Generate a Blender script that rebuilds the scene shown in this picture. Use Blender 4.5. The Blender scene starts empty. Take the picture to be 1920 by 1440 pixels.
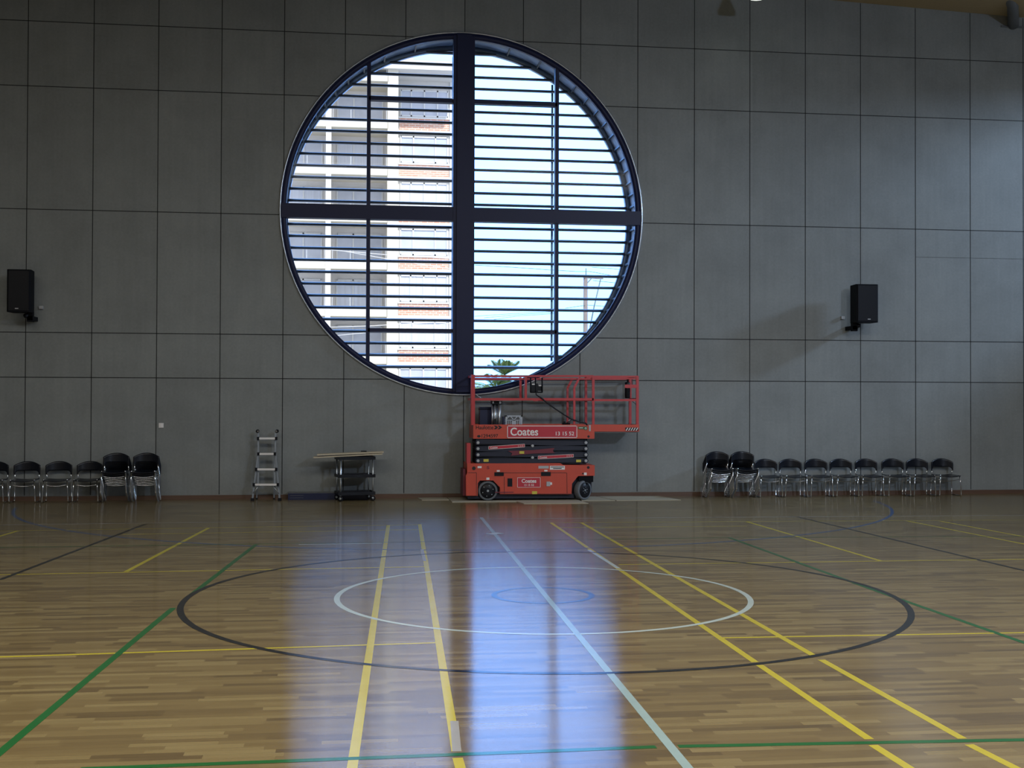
import bpy, bmesh, math, random
from mathutils import Vector, Matrix
random.seed(7)
S = bpy.context.scene
COL = S.collection

# ------------------------------------------------------------------ camera
F, YAW, PIT, ROL = 2283.82, 0.1313, 0.0136, 0.0032
CAM = Vector((6.171, -24.428, 1.954))
fw = Vector((math.sin(YAW)*math.cos(PIT), math.cos(YAW)*math.cos(PIT), math.sin(PIT)))
rt = fw.cross(Vector((0, 0, 1))).normalized(); up = rt.cross(fw)
rt, up = rt*math.cos(ROL)+up*math.sin(ROL), up*math.cos(ROL)-rt*math.sin(ROL)
cd = bpy.data.cameras.new('camera'); cam = bpy.data.objects.new('camera', cd); COL.objects.link(cam)
cd.sensor_width = 36; cd.sensor_fit = 'HORIZONTAL'; cd.lens = 36*F/1920; cd.clip_end = 500
cam.matrix_world = Matrix(((rt.x, up.x, -fw.x, CAM.x), (rt.y, up.y, -fw.y, CAM.y), (rt.z, up.z, -fw.z, CAM.z), (0, 0, 0, 1)))
S.camera = cam
S.view_settings.view_transform = 'Standard'; S.view_settings.look = 'None'
S.view_settings.exposure = 0.0; S.view_settings.gamma = 1.0; S.view_settings.use_curve_mapping = False
S.cycles.use_denoising = True; S.cycles.max_bounces = 8; S.cycles.diffuse_bounces = 4
S.cycles.transparent_max_bounces = 24; S.cycles.sample_clamp_indirect = 4

# ------------------------------------------------------------------ sky
W = bpy.data.worlds.new('sky'); S.world = W; W.use_nodes = True
nt = W.node_tree; nt.nodes.clear()
wo = nt.nodes.new('ShaderNodeOutputWorld'); bg = nt.nodes.new('ShaderNodeBackground')
tc = nt.nodes.new('ShaderNodeTexCoord'); sx = nt.nodes.new('ShaderNodeSeparateXYZ'); rp = nt.nodes.new('ShaderNodeValToRGB')
nz = nt.nodes.new('ShaderNodeTexNoise'); nz.inputs['Scale'].default_value = 3.0; nz.inputs['Detail'].default_value = 4
mx = nt.nodes.new('ShaderNodeMix'); mx.data_type = 'RGBA'
nt.links.new(tc.outputs['Generated'], sx.inputs[0]); nt.links.new(sx.outputs['Z'], rp.inputs[0])
nt.links.new(tc.outputs['Generated'], nz.inputs['Vector'])
r = rp.color_ramp; r.elements[0].position = 0.0; r.elements[0].color = (0.155, 0.38, 0.98, 1)
r.elements[1].position = 0.6; r.elements[1].color = (0.16, 0.39, 0.98, 1)
e = r.elements.new(0.12); e.color = (0.165, 0.39, 0.98, 1)
mr = nt.nodes.new('ShaderNodeMapRange'); mr.inputs[1].default_value = 0.42; mr.inputs[2].default_value = 0.62
nt.links.new(nz.outputs[0], mr.inputs[0]); nt.links.new(mr.outputs[0], mx.inputs[0])
nt.links.new(rp.outputs[0], mx.inputs[6]); mx.inputs[7].default_value = (0.19, 0.42, 0.98, 1)
m2 = nt.nodes.new('ShaderNodeMix'); m2.data_type = 'RGBA'; m3 = nt.nodes.new('ShaderNodeMapRange')
m3.inputs[1].default_value = 0.3; m3.inputs[2].default_value = 0.7
nt.links.new(sx.outputs['Y'], m3.inputs[0]); nt.links.new(m3.outputs[0], m2.inputs[0])
m2.inputs[6].default_value = (0.22, 0.23, 0.26, 1); nt.links.new(mx.outputs[2], m2.inputs[7])
nt.links.new(m2.outputs[2], bg.inputs[0]); bg.inputs[1].default_value = 5.9
nt.links.new(bg.outputs[0], wo.inputs[0])

# ------------------------------------------------------------------ sun, daylight through the hall's other windows, an added overhead fill, a roof lamp
def light(name, kind, energy, color, loc, rot=None, to=None, **kw):
    d = bpy.data.lights.new(name, kind); d.energy = energy; d.color = color
    for k, v in kw.items(): setattr(d, k, v)
    o = bpy.data.objects.new(name, d); COL.objects.link(o); o.location = loc
    if to is not None: o.rotation_euler = (Vector(to)-Vector(loc)).to_track_quat('-Z', 'Y').to_euler()
    return o
light('sun', 'SUN', 4.2, (1.0, 0.95, 0.88), (0, 0, 40), to=(-8, 30, 8), angle=0.02)
light('front_window_daylight', 'AREA', 190, (0.62, 0.76, 1.0), (20.2, -29.6, 9.5), to=(13.5, 0, 2.0), shape='RECTANGLE', size=1.2, size_y=0.9, spread=math.radians(75))
light('right_window_daylight', 'AREA', 1500, (0.56, 0.73, 1.0), (29.5, -3.6, 9.7), to=(17.0, 0.0, 4.6), shape='RECTANGLE', size=1.2, size_y=1.2)
light('roof_fill_light', 'AREA', 2150, (1.0, 0.95, 0.84), (8.0, -18.5, 9.9), to=(8.0, -18.51, 0), shape='RECTANGLE', size=26.0, size_y=4)  # added overhead fill for floor and lower wall; the ceiling has no opening
light('roof_lamp_glow', 'AREA', 110, (0.70, 0.84, 1.0), (15.6, -8.5, 9.6), to=(15.6, -8.4, 0), shape='DISK', size=0.4)

# ------------------------------------------------------------------ helpers
def at(px, py, Y=0.0):
    d = fw + rt*((px-960)/F) - up*((py-720)/F)
    q = CAM + d*((Y-CAM.y)/d.y)
    return q.x, q.z
def fl(px, py, z=0.0):
    d = fw + rt*((px-960)/F) - up*((py-720)/F)
    q = CAM + d*((z-CAM.z)/d.z)
    return q.x, q.y

def B(): return bmesh.new()
def box(bm, x0, x1, y0, y1, z0, z1, M=None):
    vs = [Vector((x, y, z)) for x in (x0, x1) for y in (y0, y1) for z in (z0, z1)]
    if M is not None: vs = [M @ v for v in vs]
    v = [bm.verts.new(c) for c in vs]
    for f in ((0, 1, 3, 2), (4, 6, 7, 5), (0, 4, 5, 1), (2, 3, 7, 6), (0, 2, 6, 4), (1, 5, 7, 3)):
        bm.faces.new([v[i] for i in f])
    return bm
def tube(bm, pts, r, n=8, r2=None, cap=True):
    pts = [Vector(p) for p in pts]; rings = []
    prev = None
    for i, p in enumerate(pts):
        t = (pts[min(i+1, len(pts)-1)]-pts[max(i-1, 0)]).normalized()
        if prev is None:
            a = t.orthogonal().normalized()
        else:
            a = (prev - t*prev.dot(t)).normalized()
        prev = a; b = t.cross(a)
        rr = r if r2 is None else r+(r2-r)*i/(len(pts)-1)
        rings.append([bm.verts.new(p+(a*math.cos(2*math.pi*k/n)+b*math.sin(2*math.pi*k/n))*rr) for k in range(n)])
    for a, b in zip(rings, rings[1:]):
        for k in range(n): 
            f = bm.faces.new((a[k], a[(k+1) % n], b[(k+1) % n], b[k])); f.smooth = True
    if cap:
        bm.faces.new(rings[0][::-1]); bm.faces.new(rings[-1])
    return bm
def bar(bm, p, q, w, h=None, side=(0, 1, 0)):
    """rectangular bar from p to q; h measured along `side`"""
    p, q = Vector(p), Vector(q); h = w if h is None else h
    t = (q-p).normalized(); s = Vector(side); s = (s-t*s.dot(t)).normalized(); u = t.cross(s)
    a = [bm.verts.new(c+u*(w/2*i)+s*(h/2*j)) for c in (p, q) for i, j in ((-1, -1), (1, -1), (1, 1), (-1, 1))]
    for k in range(4): bm.faces.new((a[k], a[(k+1) % 4], a[4+(k+1) % 4], a[4+k]))
    bm.faces.new(a[3::-1]); bm.faces.new(a[4:])
    return bm
def prism(bm, poly, y0, y1):
    """poly of (x, z) pulled from y0 to y1"""
    a = [bm.verts.new((x, y0, z)) for x, z in poly]; b = [bm.verts.new((x, y1, z)) for x, z in poly]
    n = len(poly)
    bm.faces.new(a); bm.faces.new(b[::-1])
    for k in range(n): bm.faces.new((a[k], b[k], b[(k+1) % n], a[(k+1) % n]))
    return bm
def disc(bm, c, r, y0, y1, n=24, r1=None):
    """cylinder whose axis runs along y"""
    a = [bm.verts.new((c[0]+r*math.cos(t), y0, c[1]+r*math.sin(t))) for t in [2*math.pi*k/n for k in range(n)]]
    rr = r if r1 is None else r1
    b = [bm.verts.new((c[0]+rr*math.cos(t), y1, c[1]+rr*math.sin(t))) for t in [2*math.pi*k/n for k in range(n)]]
    bm.faces.new(a); bm.faces.new(b[::-1])
    for k in range(n): bm.faces.new((a[k], b[k], b[(k+1) % n], a[(k+1) % n])).smooth = True
    return bm
def lathe(bm, prof, n=32, M=None, axis='y', closed=False):
    """profile of (radius, along-axis)"""
    rings = []
    for r, h in prof:
        ring = []
        for k in range(n):
            t = 2*math.pi*k/n
            v = Vector((r*math.cos(t), h, r*math.sin(t))) if axis == 'y' else Vector((r*math.cos(t), r*math.sin(t), h))
            ring.append(bm.verts.new(M @ v if M is not None else v))
        rings.append(ring)
    pairs = list(zip(rings, rings[1:]))
    if closed: pairs.append((rings[-1], rings[0]))
    for a, b in pairs:
        for k in range(n): bm.faces.new((a[k], a[(k+1) % n], b[(k+1) % n], b[k])).smooth = True
    if not closed:
        bm.faces.new(rings[0]); bm.faces.new(rings[-1])
    return bm
def shell(bm, fn, nu, nv, th):
    """thick sheet; fn(u, v) -> point, u and v in 0..1, th vector-or-callable thickness"""
    g = [[Vector(fn(i/nu, j/nv)) for j in range(nv+1)] for i in range(nu+1)]
    nrm = [[None]*(nv+1) for _ in range(nu+1)]
    for i in range(nu+1):
        for j in range(nv+1):
            a = g[min(i+1, nu)][j]-g[max(i-1, 0)][j]; b = g[i][min(j+1, nv)]-g[i][max(j-1, 0)]
            nrm[i][j] = a.cross(b).normalized()
    top = [[bm.verts.new(g[i][j]+nrm[i][j]*th/2) for j in range(nv+1)] for i in range(nu+1)]
    bot = [[bm.verts.new(g[i][j]-nrm[i][j]*th/2) for j in range(nv+1)] for i in range(nu+1)]
    for i in range(nu):
        for j in range(nv):
            bm.faces.new((top[i][j], top[i+1][j], top[i+1][j+1], top[i][j+1])).smooth = True
            bm.faces.new((bot[i][j+1], bot[i+1][j+1], bot[i+1][j], bot[i][j])).smooth = True
    for i in range(nu):
        bm.faces.new((top[i][0], bot[i][0], bot[i+1][0], top[i+1][0])); bm.faces.new((top[i+1][nv], bot[i+1][nv], bot[i][nv], top[i][nv]))
    for j in range(nv):
        bm.faces.new((top[0][j+1], bot[0][j+1], bot[0][j], top[0][j])); bm.faces.new((top[nu][j], bot[nu][j], bot[nu][j+1], top[nu][j+1]))
    return bm

ORG = {}
def root(name, loc, label, cat, group=None, kind=None):
    o = bpy.data.objects.new(name, None); COL.objects.link(o); o.location = loc
    o.empty_display_size = 0.2
    ORG[o.name] = Vector(loc); o['label'] = label; o['category'] = cat
    if group: o['group'] = group
    if kind: o['kind'] = kind
    return o
def mesh(name, bm, mat, parent=None, label=None, cat=None, group=None, kind=None, base=None, recalc=True):
    """one mesh object; child coordinates are given in world space and moved into the root's space"""
    if recalc: bmesh.ops.recalc_face_normals(bm, faces=bm.faces)
    off = Vector(base) if base is not None else (ORG.get(parent.name, Vector()) if parent is not None else Vector())
    if off.length: bmesh.ops.translate(bm, verts=bm.verts, vec=-off)
    me = bpy.data.meshes.new(name); bm.to_mesh(me); bm.free()
    for m in (mat if isinstance(mat, (list, tuple)) else [mat]): me.materials.append(m)
    o = bpy.data.objects.new(name, me); COL.objects.link(o)
    if parent is not None: o.parent = parent; ORG[o.name] = off
    elif base is not None: o.location = off; ORG[o.name] = off
    if label: o['label'] = label
    if cat: o['category'] = cat
    if group: o['group'] = group
    if kind: o['kind'] = kind
    return o
def lettering(name, s, x0, x1, z0, z1, y, mat, parent, bold=0.0, skew=0.0, th=0.002):
    """writing fitted into the box x0..x1, z0..z1, on the plane y, facing the camera side; skew = rise over the width"""
    c = bpy.data.curves.new(name, 'FONT'); c.body = s; c.offset = bold; c.extrude = 0.01
    t = bpy.data.objects.new(name, c); COL.objects.link(t)
    dg = bpy.context.evaluated_depsgraph_get()
    me = bpy.data.meshes.new_from_object(t.evaluated_get(dg)); 
    bpy.data.objects.remove(t)
    xs = [v.co.x for v in me.vertices]; ys = [v.co.y for v in me.vertices]
    ax, bx, ay, by = min(xs), max(xs), min(ys), max(ys)
    off = ORG.get(parent.name, Vector())
    for v in me.vertices:
        u = (v.co.x-ax)/(bx-ax)
        v.co = Vector((x0+u*(x1-x0), y-(th if v.co.z > 0 else 0), z0+(v.co.y-ay)/(by-ay)*(z1-z0)+u*skew))-off
    me.materials.clear(); me.materials.append(mat)
    o = bpy.data.objects.new(name, me); COL.objects.link(o); o.parent = parent; ORG[o.name] = off
    return o
def kids(o): return [c for c in bpy.data.objects if c.parent == o]
def dup(src, loc, rotz, label, name=None):
    cache = {}
    r_ = src.copy(); COL.objects.link(r_); r_.location = loc; r_.rotation_euler = (0, 0, rotz); r_['label'] = label
    for ch in TREE[src.name]:
        c = ch[0].copy(); COL.objects.link(c); c.parent = r_
        for g in ch[1]:
            d = g.copy(); COL.objects.link(d); d.parent = c
    return r_
TREE = {}
def remember(src): TREE[src.name] = [(c, kids(c)) for c in kids(src)]

# ------------------------------------------------------------------ materials
def mat(name, col, rough=0.5, metal=0.0, noise=0.0, scale=8.0, spec=0.5, bump=0.0, emit=None, es=0.0, stretch=(1, 1, 1)):
    m = bpy.data.materials.new(name); m.use_nodes = True; t = m.node_tree; p = t.nodes['Principled BSDF']
    p.inputs['Roughness'].default_value = rough; p.inputs['Metallic'].default_value = metal
    p.inputs['Specular IOR Level'].default_value = spec
    n = t.nodes.new('ShaderNodeTexNoise'); n.inputs['Scale'].default_value = scale; n.inputs['Detail'].default_value = 5
    c = t.nodes.new('ShaderNodeTexCoord'); mp = t.nodes.new('ShaderNodeMapping'); mp.inputs['Scale'].default_value = stretch
    t.links.new(c.outputs['Object'], mp.inputs[0]); t.links.new(mp.outputs[0], n.inputs['Vector'])
    x = t.nodes.new('ShaderNodeMix'); x.data_type = 'RGBA'
    k = max(noise, 0.02)
    x.inputs[6].default_value = (*[v*(1-k) for v in col], 1); x.inputs[7].default_value = (*[min(1, v*(1+k)) for v in col], 1)
    t.links.new(n.outputs[0], x.inputs[0]); t.links.new(x.outputs[2], p.inputs['Base Color'])
    if bump:
        b = t.nodes.new('ShaderNodeBump'); b.inputs['Strength'].default_value = bump; b.inputs['Distance'].default_value = 0.01
        t.links.new(n.outputs[0], b.inputs['Height']); t.links.new(b.outputs[0], p.inputs['Normal'])
    if emit: p.inputs['Emission Color'].default_value = (*emit, 1); p.inputs['Emission Strength'].default_value = es
    return m
M = {}
M['navy'] = mat('veil_blue_frame', (0.006, 0.010, 0.050), 0.45, spec=0.3)  # dark frame; the blue lens veil over it is put into the colour
M['alu'] = mat('grey_blue_aluminium', (0.20, 0.25, 0.33), 0.35, 0.3)
M['reveal'] = mat('pale_reveal_lining', (0.74, 0.78, 0.80), 0.6)
M['rim'] = mat('bright_rim', (0.5, 0.55, 0.62), 0.25, 0.6)
M['blade'] = mat('louver_blade_metal', (0.10, 0.10, 0.10), 0.4, 0.2)
M['joint'] = mat('dark_joint', (0.012, 0.014, 0.016), 0.8)
M['paint_wall'] = mat('side_wall_grey', (0.13, 0.13, 0.13), 0.8, noise=0.05, scale=2)
M['skirt'] = mat('brown_timber_skirting', (0.11, 0.06, 0.038), 0.45, noise=0.3, scale=6, stretch=(0.3, 1, 6))
M['black'] = mat('black_plastic', (0.006, 0.007, 0.011), 0.40, spec=0.25)
M['blackm'] = mat('matt_black', (0.006, 0.007, 0.010), 0.7, spec=0.12)
M['seatb'] = mat('black_seat_plastic', (0.006, 0.008, 0.014), 0.28, spec=0.45)
M['chrome'] = mat('chrome', (0.62, 0.66, 0.72), 0.16, 1.0)
M['satin'] = mat('satin_aluminium', (0.55, 0.60, 0.66), 0.32, 0.9)
M['lrail'] = mat('dull_ladder_aluminium', (0.22, 0.25, 0.29), 0.5, 0.4)
M['red'] = mat('orange_red_paint', (0.56, 0.070, 0.038), 0.42, noise=0.10, scale=5)
M['rail'] = mat('shaded_red_rail_paint', (0.50, 0.045, 0.050), 0.40, noise=0.10, scale=9)  # the lift's orange-red paint, with its shadowed tone put into the colour
M['dred'] = mat('maroon_paint', (0.16, 0.018, 0.035), 0.5)
M['scis'] = mat('dark_navy_steel', (0.007, 0.010, 0.028), 0.45)
M['signred'] = mat('crimson_sign', (0.50, 0.026, 0.045), 0.4)
M['white'] = mat('white_vinyl', (0.82, 0.80, 0.80), 0.5)
M['offw'] = mat('greyish_sticker', (0.42, 0.43, 0.45), 0.5)
M['yel'] = mat('yellow_sticker', (0.60, 0.52, 0.07), 0.5)
M['green'] = mat('green_sticker', (0.03, 0.14, 0.06), 0.5)
M['ink'] = mat('black_ink', (0.012, 0.008, 0.010), 0.6)
M['tyre'] = mat('grey_tyre', (0.13, 0.145, 0.165), 0.75, noise=0.25, scale=30)
M['board'] = mat('raw_board', (0.40, 0.37, 0.29), 0.7, noise=0.12, scale=3, stretch=(1, 4, 1))
M['mdf'] = mat('pale_timber_board', (0.50, 0.44, 0.33), 0.6, noise=0.15, scale=4, stretch=(0.4, 5, 5))
M['blueb'] = mat('dark_blue_vinyl', (0.012, 0.018, 0.060), 0.35)
M['ceil'] = mat('beige_ceiling_board', (0.36, 0.29, 0.17), 0.9, noise=0.12, scale=30)
M['steel'] = mat('grey_painted_steel', (0.12, 0.13, 0.14), 0.45)
M['lamp'] = mat('lamp_glow', (0.9, 0.9, 0.8), 0.4, emit=(0.85, 1.0, 0.75), es=2.5)
M['bconc'] = mat('white_render', (0.68, 0.66, 0.64), 0.9, noise=0.04, scale=1)
M['bcream'] = mat('cream_render', (0.66, 0.62, 0.54), 0.9, noise=0.05, scale=1)
M['bglass'] = mat('haze_tinted_glazing', (0.54, 0.58, 0.70), 0.3, noise=0.25, scale=0.9)  # haze and sky reflection on the panes put into a pale base
M['bcurtain'] = mat('pale_curtained_glazing', (0.62, 0.66, 0.78), 0.4, noise=0.2, scale=9, stretch=(1, 1, 0.02))
M['brecess'] = mat('balcony_back_wall', (0.74, 0.72, 0.72), 0.9)
M['bframe'] = mat('white_window_frame', (0.70, 0.72, 0.76), 0.5)
M['leaf'] = mat('palm_leaf', (0.10, 0.17, 0.05), 0.6, noise=0.4, scale=3)
M['trunk'] = mat('palm_trunk', (0.20, 0.15, 0.10), 0.9, noise=0.3, scale=8)
M['pole'] = mat('weathered_pole', (0.22, 0.19, 0.19), 0.9, noise=0.2, scale=5)
M['ground'] = mat('asphalt_and_lawn', (0.34, 0.34, 0.32), 0.95, noise=0.2, scale=0.4)
M['frost'] = mat('frosted_glazing', (0.70, 0.78, 0.85), 0.6)

def nmath(t, op, a, b=None, c=None):
    n = t.nodes.new('ShaderNodeMath'); n.operation = op
    for i, v in enumerate((a, b, c)):
        if v is None: continue
        if isinstance(v, (int, float)): n.inputs[i].default_value = v
        else: t.links.new(v, n.inputs[i])
    return n.outputs[0]

ROWS = [9.2528, 7.9931, 5.6134, 3.2389, 2.3729]
JX = [-0.038, 1.187, 2.408, 3.618, 4.829, 6.023, 7.224, 8.413, 9.607, 10.792, 11.988, 13.188, 14.376, 15.58, 16.791, 18.011, 19.246, 20.454, 21.66, 22.86, 24.06]
JX = [-0.038-1.21*k for k in range(6, 0, -1)] + JX

def wall_material():
    m = bpy.data.materials.new('fibre_cement_panels'); m.use_nodes = True; t = m.node_tree; p = t.nodes['Principled BSDF']
    g = t.nodes.new('ShaderNodeNewGeometry'); s = t.nodes.new('ShaderNodeSeparateXYZ'); t.links.new(g.outputs['Position'], s.inputs[0])
    ci = nmath(t, 'FLOOR', nmath(t, 'DIVIDE', nmath(t, 'ADD', s.outputs[0], 0.02), 1.2045))
    ri = None
    for z in ROWS:
        q = nmath(t, 'GREATER_THAN', s.outputs[2], z); ri = q if ri is None else nmath(t, 'ADD', ri, q)
    cmb = t.nodes.new('ShaderNodeCombineXYZ'); t.links.new(ci, cmb.inputs[0]); t.links.new(ri, cmb.inputs[1])
    wn = t.nodes.new('ShaderNodeTexWhiteNoise'); wn.noise_dimensions = '2D'; t.links.new(cmb.outputs[0], wn.inputs['Vector'])
    big = t.nodes.new('ShaderNodeTexNoise'); big.inputs['Scale'].default_value = 0.9; big.inputs['Detail'].default_value = 6; big.inputs['Roughness'].default_value = 0.6
    t.links.new(g.outputs['Position'], big.inputs['Vector'])
    fine = t.nodes.new('ShaderNodeTexNoise'); fine.inputs['Scale'].default_value = 22; fine.inputs['Detail'].default_value = 3
    t.links.new(g.outputs['Position'], fine.inputs['Vector'])
    mp = t.nodes.new('ShaderNodeMapping'); mp.inputs['Scale'].default_value = (6.0, 1, 0.25); t.links.new(g.outputs['Position'], mp.inputs[0])
    st = t.nodes.new('ShaderNodeTexNoise'); st.inputs['Scale'].default_value = 2.0; st.inputs['Detail'].default_value = 4; t.links.new(mp.outputs[0], st.inputs['Vector'])
    v = nmath(t, 'MULTIPLY_ADD', wn.outputs[0], 0.10, 0.95)
    v = nmath(t, 'MULTIPLY', v, nmath(t, 'MULTIPLY_ADD', big.outputs[0], 0.56, 0.70))
    v = nmath(t, 'MULTIPLY', v, nmath(t, 'MULTIPLY_ADD', fine.outputs[0], 0.24, 0.88))
    v = nmath(t, 'MULTIPLY', v, nmath(t, 'MULTIPLY_ADD', st.outputs[0], 0.16, 0.92))
    vm = t.nodes.new('ShaderNodeVectorMath'); vm.operation = 'SCALE'; vm.inputs[0].default_value = (0.226, 0.243, 0.244)
    t.links.new(v, vm.inputs['Scale']); t.links.new(vm.outputs[0], p.inputs['Base Color'])
    p.inputs['Roughness'].default_value = 0.62; p.inputs['Specular IOR Level'].default_value = 0.35
    return m
M['panels'] = wall_material()

def floor_material():
    m = bpy.data.materials.new('timber_strip_floor'); m.use_nodes = True; t = m.node_tree; p = t.nodes['Principled BSDF']
    g = t.nodes.new('ShaderNodeNewGeometry'); s = t.nodes.new('ShaderNodeSeparateXYZ'); t.links.new(g.outputs['Position'], s.inputs[0])
    row = nmath(t, 'FLOOR', nmath(t, 'DIVIDE', s.outputs[1], 0.068))
    w1 = t.nodes.new('ShaderNodeTexWhiteNoise'); w1.noise_dimensions = '1D'; t.links.new(row, w1.inputs['W'])
    ln = nmath(t, 'MULTIPLY_ADD', w1.outputs[0], 0.25, 0.42)
    sh = nmath(t, 'MULTIPLY', w1.outputs[0], 37.0)
    col = nmath(t, 'FLOOR', nmath(t, 'ADD', nmath(t, 'DIVIDE', s.outputs[0], ln), sh))
    cmb = t.nodes.new('ShaderNodeCombineXYZ'); t.links.new(col, cmb.inputs[0]); t.links.new(row, cmb.inputs[1])
    w2 = t.nodes.new('ShaderNodeTexWhiteNoise'); w2.noise_dimensions = '2D'; t.links.new(cmb.outputs[0], w2.inputs['Vector'])
    mp = t.nodes.new('ShaderNodeMapping'); mp.inputs['Scale'].default_value = (2.0, 45.0, 1); t.links.new(g.outputs['Position'], mp.inputs[0])
    off = t.nodes.new('ShaderNodeVectorMath'); off.operation = 'MULTIPLY_ADD'
    t.links.new(w2.outputs['Color'], off.inputs[0]); off.inputs[1].default_value = (9, 9, 9); t.links.new(mp.outputs[0], off.inputs[2])
    gr = t.nodes.new('ShaderNodeTexNoise'); gr.inputs['Scale'].default_value = 1.6; gr.inputs['Detail'].default_value = 5; t.links.new(off.outputs[0], gr.inputs['Vector'])
    v = nmath(t, 'ADD', nmath(t, 'MULTIPLY', w2.outputs[0], 0.66), nmath(t, 'MULTIPLY', gr.outputs[0], 0.34))
    rp = t.nodes.new('ShaderNodeValToRGB'); t.links.new(v, rp.inputs[0]); c = rp.color_ramp
    c.elements[0].position = 0.12; c.elements[0].color = (0.120, 0.078, 0.029, 1)
    c.elements[1].position = 0.88; c.elements[1].color = (0.305, 0.233, 0.100, 1)
    e = c.elements.new(0.35); e.color = (0.195, 0.134, 0.050, 1)
    e = c.elements.new(0.62); e.color = (0.235, 0.168, 0.065, 1)
    # thin seams between boards
    fy = nmath(t, 'FRACT', nmath(t, 'DIVIDE', s.outputs[1], 0.068)); seam = nmath(t, 'LESS_THAN', fy, 0.03)
    fy2 = nmath(t, 'FRACT', nmath(t, 'DIVIDE', s.outputs[1], 0.204)); seam2 = nmath(t, 'LESS_THAN', fy2, 0.02)
    k = nmath(t, 'SUBTRACT', 1.0, nmath(t, 'ADD', nmath(t, 'MULTIPLY', seam, 0.12), nmath(t, 'MULTIPLY', seam2, 0.2)))
    vm = t.nodes.new('ShaderNodeVectorMath'); vm.operation = 'SCALE'; t.links.new(rp.outputs[0], vm.inputs[0]); t.links.new(k, vm.inputs['Scale'])
    t.links.new(vm.outputs[0], p.inputs['Base Color'])
    lacquer(t, p)
    return m
def lacquer(t, p, r0=0.150, ior=3.1):
    g = t.nodes.new('ShaderNodeNewGeometry')
    mp = t.nodes.new('ShaderNodeMapping'); mp.inputs['Scale'].default_value = (0.8, 6.0, 1); t.links.new(g.outputs['Position'], mp.inputs[0])
    n = t.nodes.new('ShaderNodeTexNoise'); n.inputs['Scale'].default_value = 2.2; n.inputs['Detail'].default_value = 4; t.links.new(mp.outputs[0], n.inputs['Vector'])
    t.links.new(nmath(t, 'MULTIPLY_ADD', n.outputs[0], 0.04, r0), p.inputs['Roughness'])
    b = t.nodes.new('ShaderNodeBump'); b.inputs['Strength'].default_value = 0.05; b.inputs['Distance'].default_value = 0.003
    t.links.new(n.outputs[0], b.inputs['Height']); t.links.new(b.outputs[0], p.inputs['Normal'])
    p.inputs['IOR'].default_value = ior; p.inputs['Anisotropic'].default_value = 0.92
    cv = t.nodes.new('ShaderNodeCombineXYZ'); cv.inputs[1].default_value = 1.0; t.links.new(cv.outputs[0], p.inputs['Tangent'])
    p.inputs['Specular IOR Level'].default_value = 0.5
M['floor'] = floor_material()
def line_mat(name, col):
    m = mat(name, col, 0.3, noise=0.10, scale=5); t = m.node_tree; lacquer(t, t.nodes['Principled BSDF'], ior=2.0); return m
LM = {'yellow': line_mat('yellow_court_paint', (0.60, 0.51, 0.04)), 'green': line_mat('green_court_paint', (0.012, 0.14, 0.030)),
      'black': line_mat('black_court_paint', (0.008, 0.007, 0.009)), 'white': line_mat('white_court_paint', (0.55, 0.66, 0.66)),
      'pale_blue': line_mat('pale_blue_court_paint', (0.36, 0.50, 0.52)), 'blue': line_mat('blue_court_paint', (0.04, 0.11, 0.29)),
      'grey': line_mat('grey_white_court_paint', (0.40, 0.40, 0.40))}

def glass_material():
    m = bpy.data.materials.new('window_glass'); m.use_nodes = True; t = m.node_tree; t.nodes.clear()
    o = t.nodes.new('ShaderNodeOutputMaterial'); tr = t.nodes.new('ShaderNodeBsdfTransparent'); gl = t.nodes.new('ShaderNodeBsdfGlossy')
    tr.inputs[0].default_value = (0.93, 0.96, 0.97, 1); gl.inputs['Roughness'].default_value = 0.01
    fr = t.nodes.new('ShaderNodeFresnel'); fr.inputs[0].default_value = 1.12; x = t.nodes.new('ShaderNodeMixShader')
    t.links.new(fr.outputs[0], x.inputs[0]); t.links.new(tr.outputs[0], x.inputs[1]); t.links.new(gl.outputs[0], x.inputs[2]); t.links.new(x.outputs[0], o.inputs[0])
    return m
M['glass'] = glass_material()
def brick_material():
    m = bpy.data.materials.new('red_brick'); m.use_nodes = True; t = m.node_tree; p = t.nodes['Principled BSDF']; p.inputs['Roughness'].default_value = 0.9
    g = t.nodes.new('ShaderNodeNewGeometry'); mp = t.nodes.new('ShaderNodeMapping'); mp.inputs['Rotation'].default_value = (math.pi/2, 0, 0); t.links.new(g.outputs['Position'], mp.inputs[0])
    b = t.nodes.new('ShaderNodeTexBrick'); b.inputs['Scale'].default_value = 1.0; b.inputs['Brick Width'].default_value = 0.4; b.inputs['Row Height'].default_value = 0.13; b.inputs['Mortar Size'].default_value = 0.02
    b.inputs['Color1'].default_value = (0.62, 0.30, 0.22, 1); b.inputs['Color2'].default_value = (0.70, 0.42, 0.33, 1); b.inputs['Mortar'].default_value = (0.75, 0.66, 0.6, 1)
    t.links.new(mp.outputs[0], b.inputs[0]); t.links.new(b.outputs[0], p.inputs['Base Color']); return m
M['brick'] = brick_material()

# ------------------------------------------------------------------ room shell
XL, XR, YF = -6.0, 25.0, -30.0
def zc(x): return 10.735-0.0416*abs(x-7.96)
WC, WR = (8.416, 5.720), 3.645         # round window
b = B(); box(b, XL-0.3, XR+0.3, YF-0.3, 1.0, -0.2, 0.0)
floor = mesh('floor', b, M['floor'], kind='structure')

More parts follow.
